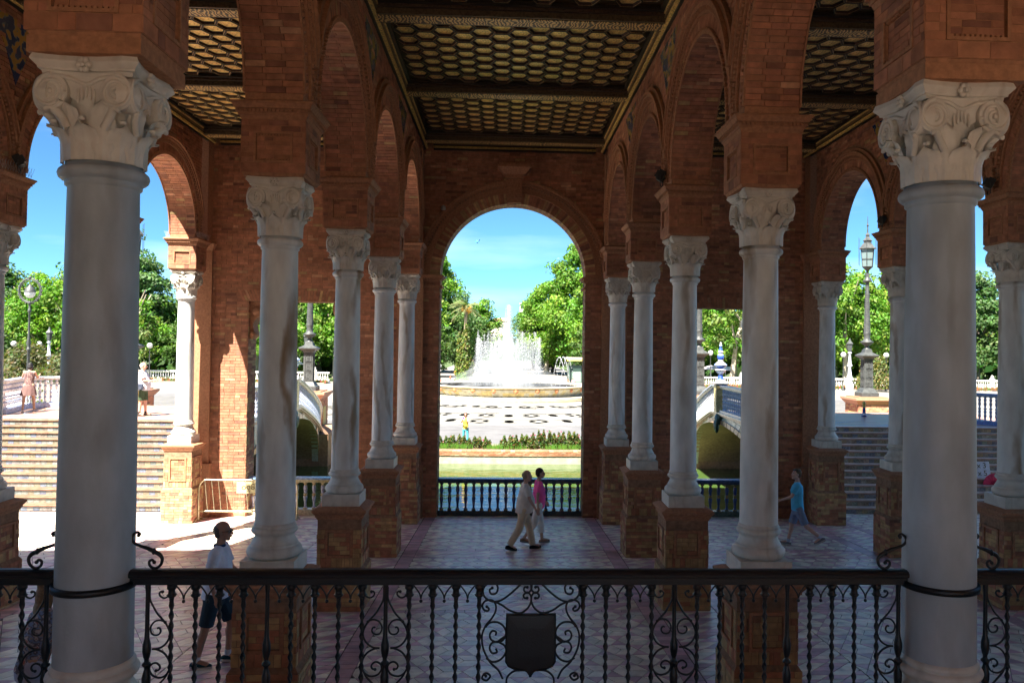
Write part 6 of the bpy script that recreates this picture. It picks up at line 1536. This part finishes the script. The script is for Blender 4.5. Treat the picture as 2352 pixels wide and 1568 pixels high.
    bl = belly
    loft(m, [(T(0, 0, -.10), .10, .08), (T(0, .0, -.03), .155+.01*fem, .105), (T(0, .01+bl*.3, .10), .135-.015*fem, .10+bl), (T(0, .01+bl*.3, .2), .13-.015*fem, .095+bl), (T(0, .012, .34), .155, .108), (T(0, .0, .45), .165, .085), (T(0, 0, .50), .10, .06), (T(0, 0, .52), .05, .045)])
    for i in (0, 1): cap(m, T(0, 0, .47), sh[i], .055, .052)
    cap(m, neck-V((0, 0, .03)), hc+V((0, -.02, -.07)), .056, .050)
    n0 = len(m.v); m.m = HM                              # head: cranium, jaw, nose, lips, brow, ears
    m.ball((0, -.012, .035), (.076, .096, .090), 16, 12); m.ball((0, .020, -.045), (.060, .070, .068), 14, 10); m.ball((0, .058, -.092), (.030, .028, .024), 10, 7)
    cap(m, (0, .088, .015), (0, .112, -.028), .010, .0145, 8); m.ball((0, .098, -.058), (.024, .011, .011), 8, 5); m.ball((0, .080, .028), (.050, .014, .011), 10, 5)
    for s in (-1, 1): m.ball((s*.078, -.005, -.008), (.010, .020, .032), 8, 6); m.ball((s*.042, .066, -.022), (.022, .022, .022), 8, 6)
    m.m = None
    lipz = (HM @ V((0, .10, -.058)))
    def skc(co):
        if (co-lipz).length < .018: return (skin[0]*.9, skin[1]*.6, skin[2]*.6)
        return skin
    body = fuse(m, 'body', 'skin', root, skin, vox, 3, skc)
    m = MB(); m.m = HM
    for s in (-1, 1): m.ball((s*.030, .0835, .004), .0105, 8, 6, (.75, .74, .7)); m.ball((s*.030, .0925, .004), .0045, 6, 4, (.04, .03, .02)); cap(m, (s*.017, .094, .024), (s*.044, .086, .026), .0035, .003, 5, True, 1, hair[0])
    m.build('eyes', 'plain', root)
    # ---- hair
    hcol, hs = hair
    m = MB(); m.m = HM
    if hs == 'short': m.ball((0, -.022, .046), (.081, .098, .090), 16, 12); m.ball((0, -.055, .0), (.074, .062, .085), 14, 9)
    elif hs == 'thin': m.ball((0, -.045, .020), (.0795, .078, .078), 14, 10); m.ball((0, -.055, -.03), (.068, .05, .06), 12, 8)
    elif hs == 'bob':
        m.ball((0, -.025, .045), (.088, .104, .092), 16, 12); m.ball((0, -.05, -.02), (.092, .075, .105), 14, 10)
        for s in (-1, 1): m.ball((s*.075, -.005, -.03), (.024, .045, .085), 10, 8)
    elif hs == 'long':
        m.ball((0, -.025, .045), (.09, .106, .094), 16, 12); m.ball((0, -.06, -.06), (.10, .07, .15), 14, 10); m.ball((0, -.075, -.20), (.115, .05, .14), 14, 10); m.ball((.05, -.07, -.30), (.06, .04, .10), 10, 8); m.ball((-.05, -.07, -.31), (.055, .04, .10), 10, 8)
        for s in (-1, 1): m.ball((s*.085, -.01, -.10), (.028, .045, .15), 10, 8)
    m.m = None; fuse(m, 'hair', 'hair', root, hcol, .009 if fine else .02, 2)
    if glasses:
        m = MB(); m.m = HM; dkc = (.012, .012, .014); zg = .004 if glasses != 'up' else .085; yg = 0 if glasses != 'up' else -.025
        for s in (-1, 1): m.ball((s*.034, .098+yg, zg), (.028, .008, .017), 10, 6, dkc); cap(m, (s*.06, .09+yg, zg+.006), (s*.080, -.01, zg+.006), .0035, .003, 5, True, 1, dkc)
        cap(m, (-.012, .104+yg, zg+.006), (.012, .104+yg, zg+.006), .003, .003, 5, True, 1, dkc); m.build('sunglasses', 'ceramic', root)
    # ---- top garment
    if top:
        kind, tc_ = top; m = MB(); cf = None
        zb_ = -.10 if kind != 'dress' else -.02; g = .012 if kind in ('tight', 'dress', 'tank') else .024
        loft(m, [(T(0, 0, zb_), .165+g*.8, .118+g+bl*.7), (T(0, .01+bl*.3, .06), .150+g-.012*fem, .112+g+bl), (T(0, .01+bl*.3, .18), .142+g-.012*fem, .108+g+bl), (T(0, .014, .34), .162+g, .118+g), (T(0, 0, .44), .170+g*.6, .095+g), (T(0, 0, .497), .105, .072), (T(0, 0, .515), .062, .058)])
        if fem: 
            for s in (-1, 1): m.ball(T(s*.068, .095, .315), (.062, .055, .06), 10, 8)
        for i in (0, 1):
            if kind in ('tank', 'dress'): continue
            cap(m, T(0, 0, .462), sh[i], .062+g*.5, .060+g*.4); cap(m, sh[i], sh[i].lerp(el[i], .72), .058+g*.4, .058+g*.5, 12, False)
        if kind == 'polo' or kind == 'shirt': loft(m, [(T(0, -.004, .505), .068, .066), (T(0, -.004, .535), .060, .060)])
        fuse(m, {'dress': 'bodice', 'tank': 'vest'}.get(kind, 'shirt'), 'cloth', root, tc_, .0095 if fine else .022, 3, extra)
        if kind in ('polo',):
            q = MB(); q.rings([[T(0, -.004, z_)+V((r_*math.cos(2*pi*j/18), r_*math.sin(2*pi*j/18), 0)) for j in range(18)] for r_, z_ in ((.070, .512), (.074, .52), (.066, .542), (.060, .54))], False, (.03, .06, .16)); q.build('collar', 'cloth', root)
        if kind == 'dress':
            q = MB(); rs = []
            for z_, rx, ry in ((.02, .135, .105), (-.05, .185, .15), (-.18, .225, .185), (-.36, .26, .22)):
                rs.append([T(0, .0, z_)+V((rx*(1+.05*math.sin(9*2*pi*j/54)*(-z_*2.6))*math.cos(2*pi*j/54), ry*(1+.05*math.sin(9*2*pi*j/54)*(-z_*2.6))*math.sin(2*pi*j/54), 0)) for j in range(54)])
            q.rings(rs, False, tc_); q.build('skirt', 'cloth', root)
            q = MB()
            for s in (-1, 1): cap(q, T(s*.085, -.11, .36), T(s*.10, -.04, .50), .008, .008, 5, True, 1, (.05, .04, .05)); cap(q, T(s*.10, -.04, .50), T(s*.09, .09, .42), .008, .008, 5, True, 1, (.05, .04, .05))
            q.build('strap', 'cloth', root)
    # ---- trousers or shorts
    if bottom:
        kind, bc = bottom; m = MB()
        loft(m, [(T(0, 0, .02), .150, .115+bl*.8), (T(0, 0, -.04), .172, .128+bl*.4), (T(0, -.01, -.12), .178, .130), (T(0, -.005, -.19), .165, .115)])
        for i in (0, 1):
            w0, w1 = (.104, .088) if kind == 'shorts' else ((.092, .066) if kind == 'slim' else (.102, .086)); tk = 1.0 if kind != 'shorts' else .93
            cap(m, hip[i]+V((0, 0, .0)), hip[i].lerp(kn[i], tk), w0, w1, 12, kind != 'shorts')
            if kind in ('trousers', 'slim', 'capri'):
                e_ = .97 if kind != 'capri' else .62; r1 = {'trousers': .074, 'slim': .046, 'capri': .075}[kind]
                cap(m, kn[i], kn[i].lerp(ank[i], e_*.5), w1*.97, (w1+r1)/2, 12); cap(m, kn[i].lerp(ank[i], e_*.5), kn[i].lerp(ank[i], e_), (w1+r1)/2, r1, 12, False)
        fuse(m, 'shorts' if kind == 'shorts' else 'trousers', 'cloth', root, bc, .0095 if fine else .022, 3)
    # ---- shoes and socks
    for i, s in enumerate((-1, 1)):
        m = MB(); a_, f_ = ank[i], fd[i]; dn = V((0, f_.z*-.0, -1)); u_ = f_.cross(V((1, 0, 0))).normalized()*-1; u_ = u_ if u_.z < 0 else -u_
        heel = a_-f_*.045+u_*.042; toe = a_+f_*.165+u_*.048; cap(m, heel, a_+f_*.05+u_*.034, .036, .038, 10); cap(m, a_+f_*.05+u_*.036, toe, .040, .028, 10, True, 1.05); cap(m, a_+u_*.015, a_+f_*.04+u_*.03, .040, .036, 10)
        fuse(m, 'shoe', 'cloth', root, shoes[0], .008 if fine else .02, 2)
        if fine:
            q = MB(); sc_ = (shoes[1],)*3; cap(q, heel+u_*.022, toe+u_*.014, .036, .030, 12, True, 1.05, sc_); q.build('sole', 'plain', root)
        if socks: q = MB(); cap(q, a_+V((0, 0, .0)), a_.lerp(kn[i], .17), .041, .041, 12, False, 1, socks); q.build('sock', 'cloth', root)
    return root, dict(wr=wr, hd=hd, T=T, HM=HM, sh=sh, K=K, pel=pel)
def floral(cols, s=38):
    rr = random.Random(4)
    def f(co):
        k = math.sin(co.x*s+math.sin(co.z*s*1.3)*2)+math.sin(co.z*s*.9+math.cos(co.y*s)*2)+math.cos(co.y*s*1.1+co.x*20)
        return cols[int((k+3)/6*len(cols)*.999)]
    return f
# man in the white polo walking right, nearest to the railing
p1, d1 = person('man in white polo shirt, dark shorts and sunglasses walking right behind the railing', (-3.70, 10.7, FLOOR(10.7)), R(-86), 1.86, ((22, 26, -4), (-12, 2, 0)), ((18, 6, 34), (-12, 8, 30)), 4, (-4, 2), (.46, .26, .18), ('polo', (.84, .86, .96)), ('shorts', (.035, .06, .085)), ((.02, .07, .09), .6), ((.13, .11, .095), 'thin'), False, .03, True, socks=(.7, .7, .75))
# elderly couple
person('elderly man in grey shirt and beige trousers walking right in the central aisle', (.48, 18.05, FLOOR(18.05)), R(-84), 1.78, ((18, 6, 4), (-15, 16, -14)), ((-14, 6, 12), (16, 6, 16)), 3, (0, -4), (.55, .34, .27), ('shirt', (.72, .70, .66)), ('trousers', (.68, .57, .42)), ((.012, .012, .015), .02), ((.30, .24, .18), 'thin'), False, .07)
person('woman in pink top and pale capri trousers beside the man in the grey shirt', (.82, 18.75, FLOOR(18.75)), R(-80), 1.74, ((12, 6, 2), (-14, 22, -12)), ((12, 8, 24), (-14, 8, 16)), 2, (0, 0), (.55, .34, .25), ('tight', (.95, .14, .42)), ('capri', (.78, .75, .70)), ((.30, .18, .12), .2), ((.06, .03, .02), 'short'), True, .035, True)
# man in blue
person('man in a bright blue T-shirt and grey blue shorts striding left and looking up', (6.84, 18.45, FLOOR(18.45)), R(70), 1.80, ((-24, 28, -28), (16, 4, 6)), ((26, 8, 40, 16), (-10, 12, 20)), 1, (30, 12), (.66, .42, .34), ('tee', (.12, .58, .88)), ('shorts', (.24, .30, .44)), ((.22, .22, .26), .5), ((.14, .09, .05), 'short'), False, 0, 'up', socks=(.55, .6, .75))
# woman leaning on the balustrade
person('woman with black bob in a short brown dress leaning on the curved balustrade', (-17.08, 29.85, ZL), R(22), 1.76, ((-6, 0, 0), (8, 4, 0)), ((48, 18, 58), (44, 14, 60)), 14, (0, -12), (.48, .29, .20), ('dress', (.12, .07, .065)), None, ((.6, .6, .6), .02), ((.012, .01, .012), 'bob'), True, 0, spread=.035, extra=floral([(.11, .06, .055), (.08, .045, .05), (.24, .16, .14), (.10, .055, .055)], 90))
# man with camera on the landing
pm_, dm_ = person('grey haired man in white shirt and green shorts standing on the left landing', (-12.5, 28.6, ZL), R(-88), 1.84, ((4, 2, 0), (-5, 2, 0)), ((30, 6, 62), (28, 6, 64)), -3, (0, 0), (.52, .30, .22), ('tee', (.52, .53, .58)), ('shorts', (.05, .08, .045)), ((.06, .04, .03), .03), ((.42, .40, .38), 'thin'), False, .07, True, socks=(.03, .03, .03))
q = MB(); q.cbox(0, 0, 0, .26, .11, .17, (.05, .06, .09)); q.frus(0, 0, .17, .21, .13, .055, .11, .04, (.05, .06, .09)); q.box(-.09, .09, -.075, -.05, .02, .10, (.07, .08, .11)); bg_ = q.build('camera_bag', 'cloth'); bg_.location = (-12.53, 28.32, ZL+.92); bg_.rotation_euler = (0, 0, R(8)); tag(bg_, 'small dark camera bag at the hip of the man in green shorts', 'bag')
person('person in yellow mostly hidden by the big left column beside the green shorts man', (-13.0, 29.1, ZL), R(-80), 1.62, ((6, 4, 0), (-6, 4, 0)), ((0, 6, 10), (5, 6, 14)), 0, (0, 0), SKIN_, ('tee', (.62, .55, .12)), ('shorts', (.62, .55, .14)), ((.5, .45, .4), .4), ((.1, .06, .03), 'bob'), True, 0, False, fine=False)
# woman photographing on the plaza
py_, dy_ = person('woman in a yellow sleeveless top and turquoise trousers photographing with a purple phone', (-2.08, 44.4, PZ), R(168), 1.70, ((3, 2, 0), (-3, 2, 0)), ((52, 4, 72, 22), (48, 8, 82, 26)), 0, (6, -4), SKIN_, ('tank', (.52, .44, .06)), ('slim', (.06, .34, .42)), ((.2, .6, .68), .3), ((.10, .05, .03), 'bob'), True, 0, True, spread=.02)
ph = MB(); ph.box(-.045, .045, -.006, .006, -.08, .08, (.22, .02, .60)); ph.ball((.02, .008, .055), .01, 6, 4, (.02, .02, .02)); pho = ph.build('phone', 'plain'); wm = Matrix.Translation(py_.location) @ Matrix.Rotation(R(168), 4, 'Z') @ Matrix.Scale(dy_['K'], 4); pho.location = wm @ ((dy_['wr'][0]+dy_['wr'][1])*.5+V((0, .07, .10))); pho.rotation_euler = (.1, 0, R(168)); tag(pho, 'purple phone held up by the woman in the yellow top', 'phone')
# woman behind the railing, bottom left
ps_, ds_ = person('long haired woman in a floral blouse behind the railing at the bottom left corner', (-4.62, 8.25, FLOOR(8.25)), R(-52), 1.70, ((14, 6, 0), (-12, 10, -8)), ((20, 8, 60), (34, 8, 52)), 10, (-6, -8), (.46, .26, .17), ('tee', (.4, .25, .2)), ('trousers', (.45, .45, .55)), ((.1, .08, .07), .1), ((.20, .10, .04), 'long'), True, .01, False, extra=floral([(.42, .12, .10), (.5, .42, .40), (.14, .11, .12), (.22, .26, .38), (.34, .26, .20)], 55))
q = MB(); q.box(-.16, .16, -.05, .05, 0, .26, (.015, .012, .02)); q.tube(spline([(-.13, 0, .24), (-.10, 0, .46), (.10, 0, .46), (.13, 0, .24)], 5), .012, 6, (.015, .012, .02)); hb = q.build('handbag', 'cloth'); hb.location = (-4.12, 8.35, FLOOR(8.3)+.80); hb.rotation_euler = (0, .2, .5); tag(hb, 'black handbag carried by the woman in the floral blouse', 'bag')
def lowp(lb, x, y, rz, shirt, pants, h=1.7, z=PZ, kind='trousers'):
    return person(lb, (x, y, z), R(rz), h, ((12, 6, 0), (-12, 12, 0)), ((-10, 8, 15), (12, 8, 20)), 2, (0, 0), SKIN_, ('tee', shirt), (kind, pants), ((.1, .1, .1), .3), ((.08, .05, .03), 'short'), False, 0, False, fine=False, group='visitors far off on the plaza')[0]
pa = lowp('person in an orange shirt walking on the avenue left of the fountain', -7.7, 128, 170, (.8, .22, .05), (.1, .1, .12))
pb = lowp('person in a white shirt and dark shorts walking beside the one in orange', -6.3, 128, 175, (.75, .75, .75), (.05, .05, .08), 1.75, kind='shorts')
pc2 = lowp('child in a red shirt and blue jeans running at the left side of the fountain', -7.2, 108, -80, (.62, .10, .05), (.08, .15, .35), 1.5)
pd2 = lowp('person in a white and red top by the bicycles at the left of the fountain', -7.5, 93, -60, (.7, .4, .4), (.35, .25, .12), 1.6)
pe = lowp('person in a striped shirt and white shorts right of the fountain basin', 8.35, 97, 150, (.5, .2, .25), (.7, .68, .66), 1.7, kind='shorts')
def cp(src, lb, x, y, rz, z=PZ):
    c = copy_tree(src); c.location = (x, y, z); c.rotation_euler = (0, 0, R(rz)); c['label'] = lb; return c
cp(pc2, 'person in a red shirt standing just left of the one in the striped shirt', 7.9, 99, 60)
cp(pb, 'person in a white top at the right edge of the big arch', 9.6, 93, 120); cp(pe, 'person with outstretched arm at the right edge of the big arch', 10.0, 94, -90)
cp(pc2, 'person in a pink top beside the bridge in the right square opening', 23.2, 74, 100); cp(pb, 'small visitor in white near the far balustrade, left of the tall lamp post', 47.6, 96, 10); cp(pa, 'visitor in orange at the stalls in the left square opening', -30.5, 106, 40); cp(pe, 'visitor by the far balustrade in the right square opening', 26, 106, 30)
# parasols of the stalls
def parasol(x, y, c, lb, pz=2.5):
    r = thing('parasol', lb, 'parasol', (x, y, PZ), 0, 'parasols under the trees'); m = MB(); m.tube([(0, 0, 0), (0, 0, pz+.3)], .03, 6, (.6, .6, .6)); m.build('pole', 'plain', r)
    m = MB(); m.rings([[(r_*math.cos(2*pi*j/8), r_*math.sin(2*pi*j/8), z_) for j in range(8)] for r_, z_ in ((1.25, pz-.1), (1.25, pz), (.7, pz+.35), (.05, pz+.5))], True, c, False); m.build('canopy', 'cloth', r)
    for j in range(4): pass
    return r
parasol(25.6, 116, (.7, .7, .78), 'white parasol under the trees left of the ceramic finial'); parasol(30.3, 117, (.62, .55, .60), 'pinkish parasol right of the ceramic finial'); parasol(31.6, 114, (.74, .74, .80), 'pale parasol nearest the leaning trunk'); parasol(-30, 117, (.75, .72, .6), 'cream parasol over the stall in the left square opening')
st = thing('market_stall', 'stall hung with red and bright goods under the trees in the left square opening', 'stall', (-31, 115, PZ)); rn = random.Random(2)
m = MB(); m.box(-2, 2, 0, 1.2, 0, .9, (.3, .25, .2)); m.build('counter', 'plain', st); m = MB()
for i in range(70): x, z = rn.uniform(-2, 2), rn.uniform(.9, 2.4); m.box(x-.14, x+.14, -.1, .1, z-.14, z+.14, rn.choice(((.7, .06, .05), (.1, .2, .6), (.75, .7, .6), (.7, .5, .1), (.6, .1, .3))))
m.build('goods', 'plain', st, kind='stuff')
bk = thing('bicycle', 'red bicycle standing at the left of the fountain', 'bicycle', (-7.9, 104, PZ), .2); m = MB()
for s in (-1, 1): m = MB(); m.tube([(s*.52+.33*math.cos(2*pi*k/20), 0, .34+.33*math.sin(2*pi*k/20)) for k in range(21)], .025, 5, (.04, .04, .04)); m.build('wheel', 'plain', bk)
m = MB()
for a, b in (((-.52, 0, .34), (-.15, 0, .75)), ((-.15, 0, .75), (.40, 0, .78)), ((.40, 0, .78), (.52, 0, .34)), ((-.05, 0, .3), (.4, 0, .75)), ((-.05, 0, .3), (-.18, 0, .85)), ((-.52, 0, .34), (-.05, 0, .3)), ((.4, 0, .78), (.36, 0, .98)), ((.36, -.25, 1.0), (.36, .25, 1.0)), ((-.28, 0, .87), (-.08, 0, .87))): m.tube([a, b], .025, 5, (.6, .03, .03))
m.build('frame', 'plain', bk)
c = copy_thing(bk, (-8.5, 104.6, PZ), .1, 'second bicycle parked just left of the red one');
